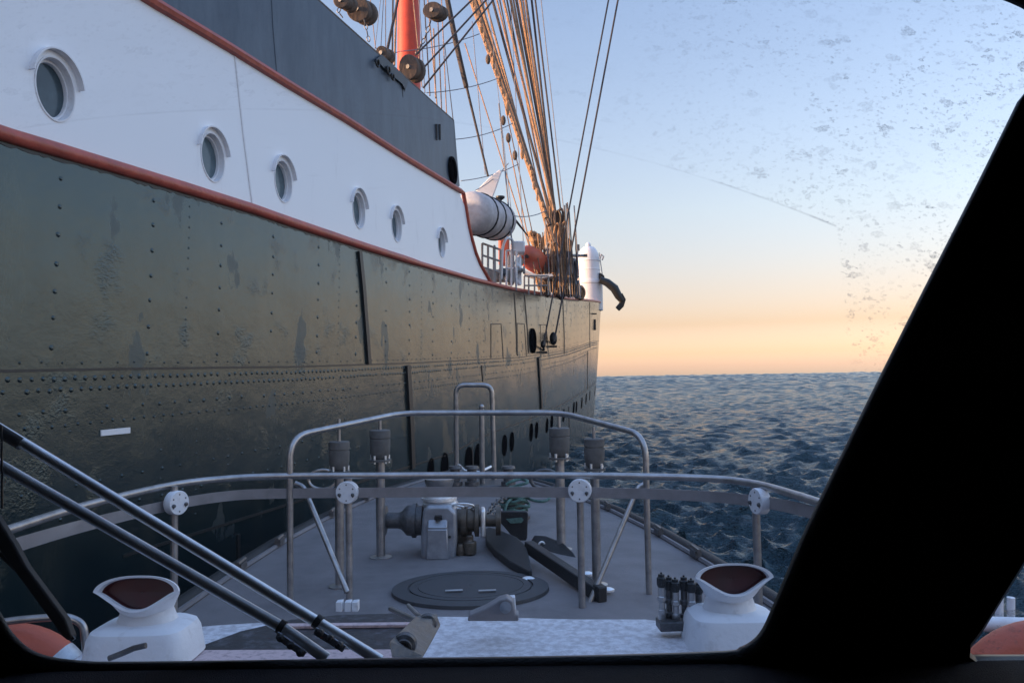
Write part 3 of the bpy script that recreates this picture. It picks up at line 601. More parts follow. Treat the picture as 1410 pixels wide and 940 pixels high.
# railings, stair frames and lockers between poop and shrouds
def rp(x, y, off=.5): return onhull(x, y, off)
def rail_frame(xs, yt, yb, zc, name, m, r=1.1, mids=1):
    q = MB(); k = zc/FPX
    for x in xs: q.cyl(at(x, yb(x), zc), at(x, yt(x), zc), r*k, 8)
    for j in range(mids+1):
        f_ = j/(mids+1); q.tube([at(x, yt(x)+(yb(x)-yt(x))*f_, zc) for x in xs], r*k, 6)
    return q.build(name, m, SHIP)
rail_frame([664, 672, 680, 689], lambda x: 335+(x-664)*.35, lambda x: 384+(x-664)*.3, 19.6, 'guard_rail', M['shipgrey'], 1.6, 2)
rail_frame([697, 704, 711], lambda x: 345, lambda x: 394, 20.3, 'guard_rail', M['white'], 1.5, 1)
rail_frame([722, 728, 736, 745, 755], lambda x: 380, lambda x: 406, 21.5, 'guard_rail', M['shipgrey'], 1.2, 1)
for (x0, y0, x1, y1, zc, dp, m_, nm_) in ((679, 337, 683, 390, 19.8, .1, 'shipgrey', 'davit_post'), (699, 352, 708, 392, 20.6, .5, 'shipgrey', 'locker'), (703, 334, 722, 350, 21, .6, 'white', 'locker'), (664, 372, 700, 388, 20.5, .4, 'shipgrey', 'locker'), (712, 352, 718, 393, 21, .12, 'white', 'davit_post'), (686, 370, 696, 380, 20.2, .4, 'blue', 'locker')):
    q = MB(); c = at((x0+x1)/2, (y0+y1)/2, zc+dp/2); k = zc/FPX; q.box(c, ((x1-x0)*k, dp, (y1-y0)*k)); q.build(nm_, M[m_], SHIP, bevel=.04)
q = MB(); q.tube([at(x, y, 21) for x, y in ((716, 352), (710, 362), (719, 372), (709, 382), (716, 392))], .05, 8); q.build('deck_winch', M['white'], SHIP)
q = MB(); q.lathe(at(715, 360, 21.3), F, [(0, .12), (.3, .12)], 12); q.lathe(at(707, 372, 20.9), RT, [(0, .1), (.05, .1), (.05, .05), (.25, .05), (.25, .1), (.3, .1)], 12); q.build('winch_drum', M['shipgrey'], SHIP)
q = MB(); q.tube(fillet([at(690, 384, 20), at(692, 340, 20), at(697, 327, 20), at(706, 330, 20.4), at(708, 345, 20.6)], .2), .035, 8); q.build('davit', M['white'], SHIP)
q = MB(); q.box(at(694, 346, 22), (.3, .3, .8)); q.build('lifejacket_box', M['orange'], SHIP, bevel=.06)
# inflatable rescue boat
A = at(727, 352, 22.3); B = at(759, 375, 25); e = thing('rescue_boat', (A+B)/2-Vector((0, 0, .4)), 'orange inflatable rescue boat with black stripe stowed behind the ship rail', 'rescue boat')
d = (B-A).normalized(); q = MB(); q.lathe(A, d, [(-.3, .02), (-.22, .18), (0, .30), (.6, .34), ((B-A).length-.2, .3), ((B-A).length, .02)], 18); q.build('tube', M['orange'], e)
q = MB(); q.tube([A+Vector((0, 0, -.05))-RT*.05+(RT*-.0+F*-.34), B+Vector((0, 0, -.05))-F*.3], .05, 8); q.build('fender_strip', M['black'], e)
q = MB(); q.prism([at(x, y, 22) for x, y in ((722, 376), (745, 383), (762, 380), (760, 377), (740, 378), (722, 372))], F*1.0); q.build('cradle', M['white'], e)

# bow light tower
bz = 42.0
kx = bz/FPX; tb = at(811.5, 412, bz); tt = at(811, 334, bz); e = thing('light_tower', tb, 'white domed navigation light tower near the bow, lit warm on its left', 'light tower')
hgt = (tt-tb).length
q = MB(); q.lathe(tb-Vector((0, 0, .6)), (0, 0, 1), [(0, 18.5*kx), (.6+.26*hgt, 18.5*kx), (.6+.27*hgt, 19.5*kx), (.6+.3*hgt, 19.5*kx), (.6+.3*hgt, 18*kx)], 40); q.build('base', M['white'], e)
q = MB(); c0 = tb+Vector((0, 0, .305*hgt)); q.lathe(c0, (0, 0, 1), [(0, 16.5*kx), (.03*hgt, 16.5*kx), (.035*hgt, 15.4*kx), (.2*hgt, 15.4*kx), (.205*hgt, 15.8*kx), (.22*hgt, 15.8*kx), (.225*hgt, 15.2*kx), (.36*hgt, 14.9*kx), (.365*hgt, 15.5*kx), (.38*hgt, 15.5*kx)]+[((.385+.25*math.sin(R(a)))*hgt, (3.2+11.6*math.cos(R(a)))*kx) for a in range(0, 91, 10)], 40); q.build('dome', M['white'], e)
q = MB(); q.lathe(c0+Vector((0, 0, .64*hgt)), (0, 0, 1), [(0, 3.5*kx), (.03*hgt, 3.8*kx), (.05*hgt, 2.5*kx), (.07*hgt, .5*kx)], 16); q.build('finial', M['white'], e)
q = MB(); q.tube([at(826, 356, bz-.3), at(828, 350, bz-.3), at(831, 353, bz-.3), at(829, 358, bz-.3)], .05, 6); q.tube([at(825, 348, bz), at(830, 382, bz)], .03, 6); q.build('bracket', M['steel'], e)
q = MB(); q.tube([at(785, 352, bz-3), at(804, 352, bz-1)], .08, 8); q.box(at(806, 352, bz-1), (.18, .2, .14)); q.box(at(795, 341, bz-2), (.2, .2, .3)); q.cyl(at(795, 343, bz-2), at(793, 365, bz-2), .05); q.build('bracket_arm', M['gunmetal'], e)
# bow bulwark rising (pink-white) and anchor
zc = bz-.6
q = MB(); q.tube([at(x, y, zc) for x, y in ((826, 385), (836, 389), (846, 397), (852, 408), (857, 415))], [.17, .21, .23, .2, .14], 10)
e2 = thing('ship_anchor', at(850, 425, zc), 'dark curved anchor hanging outside the bow beyond the light tower', 'anchor'); q.build('shank', M['black'], e2)
q = MB(); q.prism([at(x, y, zc-.1) for x, y in ((857, 403), (862, 412), (859, 422), (853, 428), (848, 423), (853, 417), (853, 410))], F*.25); q.build('fluke', M['black'], e2, bevel=.03)
q = MB(); q.prism([at(x, y, zc+.2) for x, y in ((826, 375), (832, 379), (834, 388), (827, 390))], F*.4); q.build('stock', M['black'], e2, bevel=.03)

# ================================================================== PILOT BOAT
DZ = 1.35
BOAT = thing('pilot_boat', (-.25, 5, .0), 'small work boat seen from its own wheelhouse, grey foredeck with steel rails ahead', 'boat')
ax = lambda y: 0.0      # boat axis is +Y through x=AX
AXC = 0.0
def hb(y):   # half breadth of deck at distance y ahead
    return float(np.interp(y, [-6, 0, 3, 4.5, 6.1, 7.3, 8.5, 9.6, 10.5, 11.3, 11.9, 12.3], [1.95, 2.0, 1.98, 1.94, 1.85, 1.74, 1.55, 1.29, 1.0, .66, .33, .04]))
ys = list(np.arange(-5, 12, .25))+[12, 12.15, 12.3]
dz = lambda y: DZ+max(0, y-6)**2*.0016
q = MB(); q.loft([[Vector((AXC+hb(y)*t, y, dz(y)+.03*(1-t*t))) for t in (-1, -.75, -.5, -.25, 0, .25, .5, .75, 1)] for y in ys], cap=False, closed=False); q.build('foredeck', M['deck'], BOAT)
q = MB()
for sgn in (-1, 1):
    q.loft([[Vector((AXC+sgn*(hb(y)*k), y, z)) for k, z in ((1.0, dz(y)-.02), (.97, dz(y)-.5), (.85, .3), (.6, -.7))] for y in ys], cap=False, closed=False)
q.build('hull', M['black'], BOAT)
for sgn in (-1, 1):
    q = MB(); q.tube([Vector((AXC+sgn*(hb(y)+.035), y, dz(y)-.02)) for y in ys], .07, 10); q.build('rubber_fender', M['rubber'], BOAT)
    q = MB(); q.tube([Vector((AXC+sgn*(hb(y)-.05), y, dz(y)+.015)) for y in ys], .022, 6); q.build('toe_rail', M['deck'], BOAT)
    q = MB()
    for y in (6.3, 7.2, 8.6, 9.6): q.box((AXC+sgn*(hb(y)-.06), y, dz(y)+.05), (.05, .16, .05)); q.tube([(AXC+sgn*(hb(y)-.06), y-.1, dz(y)+.08), (AXC+sgn*(hb(y)-.06), y+.1, dz(y)+.08)], .018, 6)
    q.build('cleats', M['gunmetal'], BOAT)
# main front rail -----------------------------------------------------------
ZR = CAM.z-.61
rp_px = [(-130, 775), (0, 733), (120, 695), (240, 667), (320, 658), (400, 655), (520, 654.5), (660, 654), (800, 654.5), (900, 656), (985, 659), (1040, 666), (1085, 678), (1135, 694), (1200, 716)]
P = [onz(x, y, ZR) for x, y in rp_px]
rail = MB().tube(smoothpath(P, 5), .021, 14).build('front_rail', M['steel'], BOAT)
bp = [(-130, 798), (0, 757), (120, 722), (240, 694), (320, 682), (400, 679), (520, 678), (660, 677), (800, 678), (900, 680), (985, 684), (1040, 690), (1085, 697), (1135, 710), (1200, 730)]
def sink(x, y, up):    # same plan position as the rail point above it
    p = onz(x, up, ZR); d = ray(x, y); t = (Vector((p.x-CAM.x, p.y-CAM.y, 0))).length/Vector((d.x, d.y, 0)).length; return CAM+d*t
B = smoothpath([sink(b[0], b[1], r_[1]) for b, r_ in zip(bp, rp_px)], 5)
q = MB(); q.loft([[p+Vector((0, 0, .032)), p+Vector((0, .008, .032)), p+Vector((0, .008, -.032)), p+Vector((0, 0, -.032))] for p in B]); q.build('kick_band', M['bandgrey'], BOAT, bevel=.003)
def deckfoot(x, y): return onz(x, y, DZ+.03)
posts = [((240, 672), 4.85, 240, 695, 1), ((480, 657), 5.0, 480, 680, 1), ((798, 657), 5.0, 798, 677, 1), ((1040, 668), 4.55, 1040, 689, 0)]
for (px, py), zc, cx_, cy_, f_ in posts:
    top = onz(px, py-3, ZR); bot = Vector((top.x, top.y, DZ)); q = MB(); q.cyl(bot, top, .022, 14); q.lathe(bot, (0, 0, 1), [(0, .05), (.012, .05), (.014, .022)], 16)
    po = q.build('rail_post', M['steel'], BOAT)
    bb_ = min(B, key=lambda p: abs(p.x-top.x)+(100 if p.y < 2 else 0)); c = Vector((top.x, min(top.y, bb_.y)-(.075 if px > 1000 else 0), sink(cx_, cy_, py).z)); ib = min(range(len(B)), key=lambda i: abs(B[i].x-top.x)+(100 if B[i].y < 2 else 0)); tb_ = B[min(ib+2, len(B)-1)]-B[max(ib-2, 0)]; tb_.z = 0; n_ = tb_.normalized().cross(Vector((0, 0, 1))); n_ = n_ if n_.y < 0 else -n_; c = c if px < 1000 else Vector((top.x, bb_.y-.01, c.z))
    q = MB(); q.lathe(c-n_*.012, n_, [(0, .066), (.005, .072), (.052, .072), (.058, .068)], 28); dsk = q.build('clamp_disc', M['white'], po)
    u = n_.cross(Vector((0, 0, 1))).normalized(); v = Vector((0, 0, 1)); q = MB()
    for k in range(6):
        a = R(30+60*k); pc = c+(u*math.cos(a)+v*math.sin(a))*.05; q.cyl(pc+n_*.044, pc+n_*.0475, .005, 8)
    for sg in (-1, 1): q.lathe(c+u*.044*sg-v*.012+n_*.044, n_, [(0, .011), (.012, .011), (.016, .006)], 8)
    q.build('bolts', M['gunmetal'], dsk)
for a, b in (((418, 668), (478, 815)), ((879, 668), (805, 846))):
    pa = sink(a[0], a[1], 655); pa.y += .04; f = deckfoot(b[0], min(b[1], 846)); f.y = 5.0 if f.y < 5.03 else f.y
    t = at(a[0], a[1], 5.45); 
    q = MB(); bb = at(b[0], b[1], 5.05); q.tube(fillet([at(a[0]-12 if b[0] > a[0] else a[0]+12, a[1]-3, 5.35), at(a[0], a[1]+2, 5.35), bb], .05), .018, 12); q.build('rail_brace', M['steel'], BOAT)
# tall bow hoop --------------------------------------------------------------
hd = [(398, 850, 5.15), (397, 612, 5.15), (404, 599, 5.15), (420, 594, 5.3), (553, 568.5, 7.2), (640, 566.5, 7.25), (770, 568, 7.2), (868, 590, 5.5), (884, 597, 5.35), (888.5, 612, 5.3), (889, 850, 5.3)]
# rebuild: constant height hoop, plan position follows from height
ZH = CAM.z-.215
hp = []
for x, y in ((399, 601), (553, 568.5), (772, 568), (888, 599)):
    hp.append(None)
pl_ = at(399, 601, 5.2); pr_ = at(888.5, 599, 5.3)
fl = at(553, 568.5, 6.1); fr = at(772, 568, 6.1)
footl = Vector((pl_.x, pl_.y, DZ)); footr = Vector((pr_.x, pr_.y, DZ))
q = MB(); q.tube(fillet([footl, pl_, fl, fr, pr_, footr], .16, 8), .021, 14); hoop = q.build('bow_hoop', M['steel'], BOAT)
def post(x, yfoot, ytop, rpx, zc=None, name='mount_post'):
    f = onz(x, yfoot, DZ+.02); d = (f-CAM).dot(F) if zc is None else zc; f = at(x, yfoot, d); top = at(x, ytop, d); top = Vector((f.x, f.y, top.z)); r_ = rpx*d/FPX
    q = MB(); q.cyl(f, top, r_, 16); q.lathe(f, (0, 0, 1), [(0, r_*2.4), (.012, r_*2.4), (.02, r_*1.02)], 20); return q, f, top, d
for x, yf, yc, hr in ((468, 808, 628, 577), (524.5, 768, 612, 572), (773, 757, 609, 573), (822, 806, 624, 588)):
    dd = None; q, f, top, d = post(x, yf, yc+18, 6.3); po = q.build('mount_post', M['steel'], BOAT); k = d/FPX; c = at(x, yc+20, d); c = Vector((f.x, f.y, c.z))
    q = MB(); q.lathe(c, (0, 0, 1), [(-.02, 15*k), (-.004, 15*k), (-.002, 9*k), (.015, 12*k), (10*k+.01, 14*k), (27*k, 14.3*k), (27.5*k, 13.2*k), (28.5*k, 13.2*k), (29*k, 14.3*k), (39*k, 14.3*k), (40*k, 13*k)], 28); q.build('shock_mount', M['rubbergrey'], po)
    q = MB()
    for g in range(5): a = 2*math.pi*g/5+.4; pc = c+Vector((math.cos(a), math.sin(a), 0))*12.5*k; q.cyl(pc+Vector((0, 0, -.035)), pc+Vector((0, 0, .03)), 1.8*k, 6)
    q.build('bolts', M['steel_bright'], po)
    q = MB(); rt_ = at(x, hr, d); q.cyl(c+Vector((0, 0, 38*k)), Vector((c.x, c.y, rt_.z)), 2.2*k, 8); q.build('rod', M['steel'], po)
# narrow hoop and staff at the stem
zb = 10.6; q = MB(); q.tube(fillet([at(629, 680, zb), at(627.5, 530, zb), at(677, 530, zb), at(681, 668, zb)], .12, 6), .032, 12); q.build('bow_hoop', M['steel'], BOAT)
q = MB(); q.tube([at(664.5, 690, 10.2), at(663, 562, 10.2)], .034, 12); q.sphere(at(663, 560, 10.2), .036); q.build('flag_staff', M['steel'], BOAT)
q = MB(); q.tube([at(632, 640, 10.5), at(640, 648, 10.3), at(660, 650, 10.3), at(676, 642, 10.5)], .018, 8); q.build('chain_guard', M['steel_bright'], BOAT)
for x in (432, 750):
    zf = 8.6; q = MB(); c = at(x+(12 if x < 500 else 0), 660, zf+.6)
    q.tube([c+Vector((math.cos(a)*.16, 0, math.sin(a)*.11)) for a in [2*math.pi*j/24 for j in range(24)]], .022, 8, close=True); q.box(c+Vector((0, 0, -.14)), (.32, .12, .06)); q.build('fairlead', M['gunmetal'] if x > 500 else M['steel'], BOAT, bevel=.01)
# stem platform / bow roller
q = MB(); q.box(at(650, 668, 10.4), (1.0, .9, .10)); q.build('bow_plate', M['gunmetal'], BOAT, bevel=.02)
for x in (627, 650, 700):
    q = MB(); q.lathe(at(x, 668, 9.9), (0, 0, 1), [(0, .09), (.05, .09), (.06, .06), (.2, .06), (.21, .09), (.24, .08)], 18); q.build('bitt', M['gunmetal'], BOAT)
# windlass --------------------------------------------------------------------
wz = 6.35; k = wz/FPX
def W(x, y, dz_=0): return at(x, y, wz+dz_)
q = MB()
body = [(582, 705), (588, 696), (618, 696), (628, 706), (629, 740), (627, 768), (620, 776), (586, 776), (580, 770), (579, 740)]
q.prism([W(x, y) for x, y in body], F*.42)
wl = q.build('windlass', M['castalu'], BOAT, bevel=.03, segs=3)
q = MB(); q.prism([W(x, y, -.05) for x, y in ((588, 728), (616, 728), (618, 771), (586, 771))], F*.06); q.prism([W(589, 708, .03), W(616, 708, .03), W(616, 728, -.05), W(588, 728, -.05)], F*.05); q.build('cover', M['castalu'], wl, bevel=.012)
q = MB(); q.lathe(W(605, 697, .2), (0, 0, 1), [(0, .13), (.03, .14), (.05, .12), (.055, .145), (.075, .145), (.08, .12), (.1, .13)], 28); q.build('cap', M['steel_bright'], wl)
q = MB(); q.lathe(W(605, 672, .2), (0, 0, 1), [(0, .1), (.05, .12), (.08, .12), (.09, .07)], 28); q.build('top_knob', M['steel'], wl)
q = MB(); q.lathe(W(582, 716, .2), -RT, [(0, .12), (.05, .12), (.05, .14), (.08, .14), (.08, .125), (.1, .125), (.13, .12), (.17, .075), (.2, .065), (.29, .065), (.30, .12), (.325, .12), (.33, .02)], 28); q.build('warping_drum', M['gunmetal'], wl)
q = MB(); q.lathe(W(626, 716, .2), RT, [(0, .09), (.06, .09), (.06, .13), (.1, .13), (.11, .09), (.16, .09), (.17, .13), (.2, .13), (.2, .05), (.34, .05), (.34, .12), (.38, .12), (.38, .04)], 24); q.build('gypsy', M['bronze'], wl)
q = MB(); q.box(W(665, 718, .2), (.04, .2, .22)); q.build('chrome_guard', M['steel_bright'], wl, bevel=.015)
c = W(638, 697, .15); q = MB(); u = RT; v = (UP*.45-F*.89).normalized()
q.tube([c+u*math.cos(a)*.085+v*math.sin(a)*.085 for a in [2*math.pi*j/28 for j in range(28)]], .009, 8, close=True)
for g in range(3): a = 2*math.pi*g/3+.5; q.tube([c, c+u*math.cos(a)*.085+v*math.sin(a)*.085], .007, 6)
q.cyl(c, c+v.cross(u)*-.0+Vector((0, 0, -.12)), .012, 8); q.build('handwheel', M['steel_bright'], wl)
q = MB(); q.lathe(W(647, 762, .1), (0, 0, 1), [(0, .055), (.1, .055), (.105, .03), (.15, .03)], 16); q.lathe(W(634, 765, .1), (0, 0, 1), [(0, .035), (.05, .045), (.1, .03)], 14); q.box(W(640, 738, .25), (.12, .12, .25)); q.build('valve', M['bronze'], wl, bevel=.008)
q = MB(); q.box(W(602, 713, -.03), (.045, .02, .03)); q.cyl(W(599, 712, 0), W(609, 712, 0), .018, 8); q.cyl(W(619, 739, 0), W(619, 739, -.03), .012, 8); q.build('latch', M['black'], wl)
q = MB(); q.box(W(600, 779, .25), (.42, .5, .03)); q.build('base_plate', M['deck'], wl, bevel=.01)
chn = MB(); k2 = 0
cp = smoothpath([W(668, 712, .3), W(676, 704, .5), W(682, 694, .8), W(694, 684, 1.3), W(700, 672, 2.0)], 8)
for i in range(0, len(cp)-1, 2):
    t = (cp[i+1]-cp[i]).normalized(); n_ = t.cross(F).normalized() if (i//2) % 2 else t.cross(t.cross(F)).normalized()
    chn.tube([cp[i]+t*math.cos(a)*.05+n_*math.sin(a)*.03 for a in [2*math.pi*g/10 for g in range(10)]], .011, 6, close=True)
tag(chn.build('anchor_chain', M['gunmetal']), 'dark anchor chain running from the windlass towards the bow', 'chain')
# rope on bitts
bo_ = at(708, 712, 7.9)
q = MB(); q.lathe(at(708, 714, 7.9), (0, 0, 1), [(0, .16), (.03, .16), (.03, .11), (.24, .11), (.25, .15), (.28, .15)], 24); q.build('bollard', M['gunmetal'], BOAT)
rp_ = []; g = random.Random(4); bc = at(708, 700, 7.9)
for j in range(110):
    a = j*.42; rr = .125+.03*math.sin(j*.7); rp_.append(bc+Vector((math.cos(a)*rr, math.sin(a)*rr, -.02+.002*j+.012*math.sin(j*1.9))))
rp_ += smoothpath([rp_[-1], at(728, 686, 7.9), at(748, 690, 7.8), at(757, 683, 7.9), at(742, 677, 8.1), at(722, 681, 8.2), at(700, 690, 7.7), at(694, 712, 7.6)], 6)
q = MB(); q.tube(rp_, .014, 7); tag(q.build('mooring_rope', M['ropegreen']), 'green mooring rope wound round the bollard behind the anchor', 'rope')
q = MB()
for j in range(40): pass
q.tube(smoothpath([at(697, 667, 8.3), at(706, 662, 8.3), at(720, 659, 8.4), at(726, 664, 8.2), at(712, 668, 8.2), at(703, 672, 8.2)], 8), .016, 7); tag(q.build('mooring_rope', M['ropegreen']), 'short pale green rope loop above the grey band at the bow', 'rope')
# stowed boat anchor -----------------------------------------------------------
e = thing('boat_anchor', onz(735, 780, DZ+.03), 'black plough anchor lying on the grey foredeck beside the windlass', 'anchor')
def Dk(x, y, h=0): p = onz(x, y, DZ+.03+h); return p
q = MB(); P0 = [Dk(x, y, h) for x, y, h in ((668, 737, .0), (674, 733, .02), (690, 738, .04), (712, 748, .08), (725, 760, .08), (733, 795, .01), (727, 797, .0), (700, 782, .0), (680, 766, .0), (669, 752, .0))]; q.prism(P0, (0, 0, .055)); q.build('fluke', M['anchor'], e, bevel=.01)
q = MB(); P0 = [at(x, y, z) for x, y, z in ((728, 750, 6.9), (736, 736, 6.9), (752, 737, 6.8), (775, 746, 6.6), (790, 760, 6.4), (803, 783, 6.15), (790, 786, 6.15), (765, 778, 6.3), (742, 766, 6.6))]; q.prism(P0, (0, .05, -.03)); q.build('fluke', M['anchor'], e, bevel=.01)
q = MB(); a = Dk(728, 752, .12); b = Dk(826, 818, .035); d = (b-a).normalized(); rot = d.to_track_quat('Y', 'Z').to_matrix(); q.box((a+b)/2, (.075, (b-a).length, .09), rot); q.box(b+Vector((0, 0, .01)), (.065, .08, .10), rot); q.build('shank', M['anchor'], e, bevel=.008)
q = MB(); tri = [at(x, y, 7.0) for x, y in ((681, 707), (686, 704), (725, 704), (727, 706), (726, 740), (720, 752), (712, 748), (700, 732), (688, 718))]; q.prism(tri, F*.04); q.build('crown_plate', M['anchor'], e, bevel=.006)
q = MB(); q.cyl(at(730, 755, 6.7), at(748, 753, 6.7), .014, 10); q.tube([at(746, 752, 6.7)+RT*math.cos(a)*.028+UP*math.sin(a)*.04 for a in [2*math.pi*j/12 for j in range(12)]], .009, 6, close=True); q.build('shackle', M['steel_bright'], e)
q = MB(); q.prism([at(x, y, 6.96) for x, y in ((697, 714), (718, 712), (721, 715), (718, 719), (703, 720))], -F*.01); q.build('rope_eye', M['ropegreen'], e)
for x, y in ((727, 797), (808, 790), (836, 812)):
    q = MB(); q.sphere(Dk(x, y, .02), .04, 8, 5, (1.3, 1, .5)); q.build('pad_eye', M['steel_bright'], BOAT)
# oval deck hatch
q = MB(); cpt = onz(648, 812, DZ+.03); rx, ry = .53, .46
ell = lambda kx_, z: [cpt+Vector((math.cos(a)*rx*kx_, math.sin(a)*ry*kx_, z)) for a in [2*math.pi*j/56 for j in range(56)]]
q.loft([ell(1, 0), ell(.995, .022), ell(.80, .03), ell(.795, .018), ell(.775, .018), ell(.77, .03), ell(.68, .033), ell(.675, .028), ell(.665, .028), ell(.66, .033), ell(.02, .036)], cap=False); ht = q.build('deck_hatch', M['hatchring'], BOAT, smooth=25)
q = MB(); 
for x in (626, 672): q.tube([onz(x-13, 813, DZ+.075), onz(x+11, 812, DZ+.075)], .008, 6)
q.build('handle', M['steel'], ht)
# coachroof ----------------------------------------------------------------
CZ = CAM.z-.85
def C(x, y, dz_=0): return onz(x, y, CZ+dz_)
out = [(-40, 1010), (60, 930), (130, 885), (200, 868), (300, 858), (420, 851), (560, 846), (690, 847), (750, 849), (800, 850), (890, 850), (980, 862), (1040, 878), (1120, 905), (1160, 1000)]
top = [C(x, y) for x, y in out]
q = MB(); ring = top+[Vector((top[-1].x, .75, CZ)), Vector((top[0].x, .75, CZ))]
q.prism([p+Vector((0, 0, -.55)) for p in ring], (0, 0, .55)); q.build('coachroof', M['white_worn'], BOAT, bevel=.02, segs=3)
# foredeck ledge with rounded end behind the coachroof
q = MB(); led = [(560, 850), (600, 846.5), (690, 845.5), (740, 847), (757, 852)]
# dark slab with pale strips on the left half, modelled in place of a reflection
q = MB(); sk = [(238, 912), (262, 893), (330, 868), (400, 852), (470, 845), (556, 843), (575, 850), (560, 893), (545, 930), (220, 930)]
q.prism([C(x, y, .035) for x, y in sk], (0, 0, -.033)); slab_ = q.build('reflection_slab', M['hatch'], BOAT, bevel=.006)
q = MB(); q.prism([C(x, y, .046) for x, y in ((248, 894), (566, 893), (566, 912), (232, 912))], (0, 0, -.01)); q.build('reflection_strip', M['pinkstrip'], slab_, bevel=.002)
q = MB(); q.prism([C(x, y, .046) for x, y in ((385, 857.5), (575, 855.5), (575, 859), (385, 861.5))], (0, 0, -.01)); q.build('reflection_strip', M['pinkstrip'], slab_, bevel=.002)
# wiper spindle bearings (two round bosses) and bracket
def boss(x, y, rpx, zc, nm_='wiper_spindle'):
    c = at(x, y, zc); k = zc/FPX; q = MB(); q.lathe(c+F*.02, -F, [(0, rpx*1.5*k), (.012, rpx*1.4*k), (.016, rpx*k), (.024, rpx*k), (.025, rpx*.75*k), (.018, rpx*.7*k), (.018, .35*rpx*k), (.026, .35*rpx*k)], 24); return q.build(nm_, M['gunmetal'], BOAT)
boss(588, 861, 9, 1.75); boss(556, 891, 11, 1.45)
q = MB(); q.prism([at(x, y, z) for x, y, z in ((540, 905, 1.4), (536, 885, 1.4), (572, 850, 1.75), (600, 846, 1.8), (606, 862, 1.8), (596, 880, 1.7), (582, 905, 1.45))], F*.01); q.build('spindle_plate', M['gunmetal'], BOAT, bevel=.01)
q = MB(); q.tube([at(538, 838, 2.4), at(560, 848, 2.1), at(582, 858, 1.8)], .008, 8); q.tube([at(562, 833, 2.4), at(575, 846, 2.1), at(590, 854, 1.8)], .006, 8); q.build('linkage', M['steel'], BOAT)
hz = 2.55; e = MB(); e.prism([at(x, y, hz) for x, y in ((644, 853), (646, 847), (668, 838), (688, 826), (698, 823), (706, 828), (710, 846), (714, 846), (714, 855), (644, 855))], F*.05); br = e.build('hinge_bracket', M['bandgrey'], BOAT, bevel=.004)
q = MB(); q.cyl(at(696, 836, hz), at(696, 836, hz-.03), 8*hz/FPX, 18); q.cyl(at(696, 836, hz-.03), at(696, 836, hz-.04), 3.5*hz/FPX, 10); q.build('bolt', M['castalu'], br)
q = MB(); q.prism([at(x, y, hz+.06) for x, y in ((688, 824), (709, 822), (711, 846), (706, 846), (705, 828), (688, 829))], F*.03); q.build('white_tab', M['white'], br, bevel=.002)
q = MB()
for x in (462, 474, 484): q.prism([at(x, y, 4.5) for x, y in ((x, 829), (x+8, 828), (x+9, 841), (x+1, 841))] if False else [at(x, 829, 4.5), at(x+9, 828, 4.5), at(x+9, 842, 4.5), at(x, 842, 4.5)], F*.05)
q.build('deck_box', M['white'], BOAT, bevel=.004)
# row of hose couplings
for i, (x, yt, yb) in enumerate(((912, 788, 852), (922, 792, 855), (931, 795, 857), (943, 792, 858), (953, 796, 857), (963, 800, 855))):
    z_ = 2.62+.02*(i % 2); k = z_/FPX; b = at(x, yb, z_); hgt = (yb-yt)*k; r_ = 5.2*k; q = MB()
    q.lathe(b, (0, 0, 1), [(0, r_), (hgt*.1, r_), (hgt*.12, r_*1.15), (hgt*.2, r_*1.15), (hgt*.22, r_*.8), (hgt*.38, r_*.8), (hgt*.4, r_*1.15), (hgt*.48, r_*1.15), (hgt*.5, r_*.9), (hgt*.68, r_*.9)], 16)
    o = q.build('hose_coupling', M['steel'] if i % 2 == 0 else M['gunmetal'], BOAT)
    q = MB(); q.lathe(b+Vector((0, 0, hgt*.68)), (0, 0, 1), [(0, r_*1.0), (.01, r_*1.3), (hgt*.2, r_*1.3), (hgt*.22, r_*.9), (hgt*.28, r_*.9), (hgt*.28, r_*.3), (hgt*.32, r_*.3)], 8); q.box(b+Vector((0, -r_, hgt*.8)), (r_*.8, r_*.6, hgt*.08)); q.build('cap', M['black'], o, bevel=.002)
q = MB(); q.box(at(937, 858, 2.62), (.15, .07, .03)); q.build('coupling_base', M['gunmetal'], BOAT, bevel=.004)
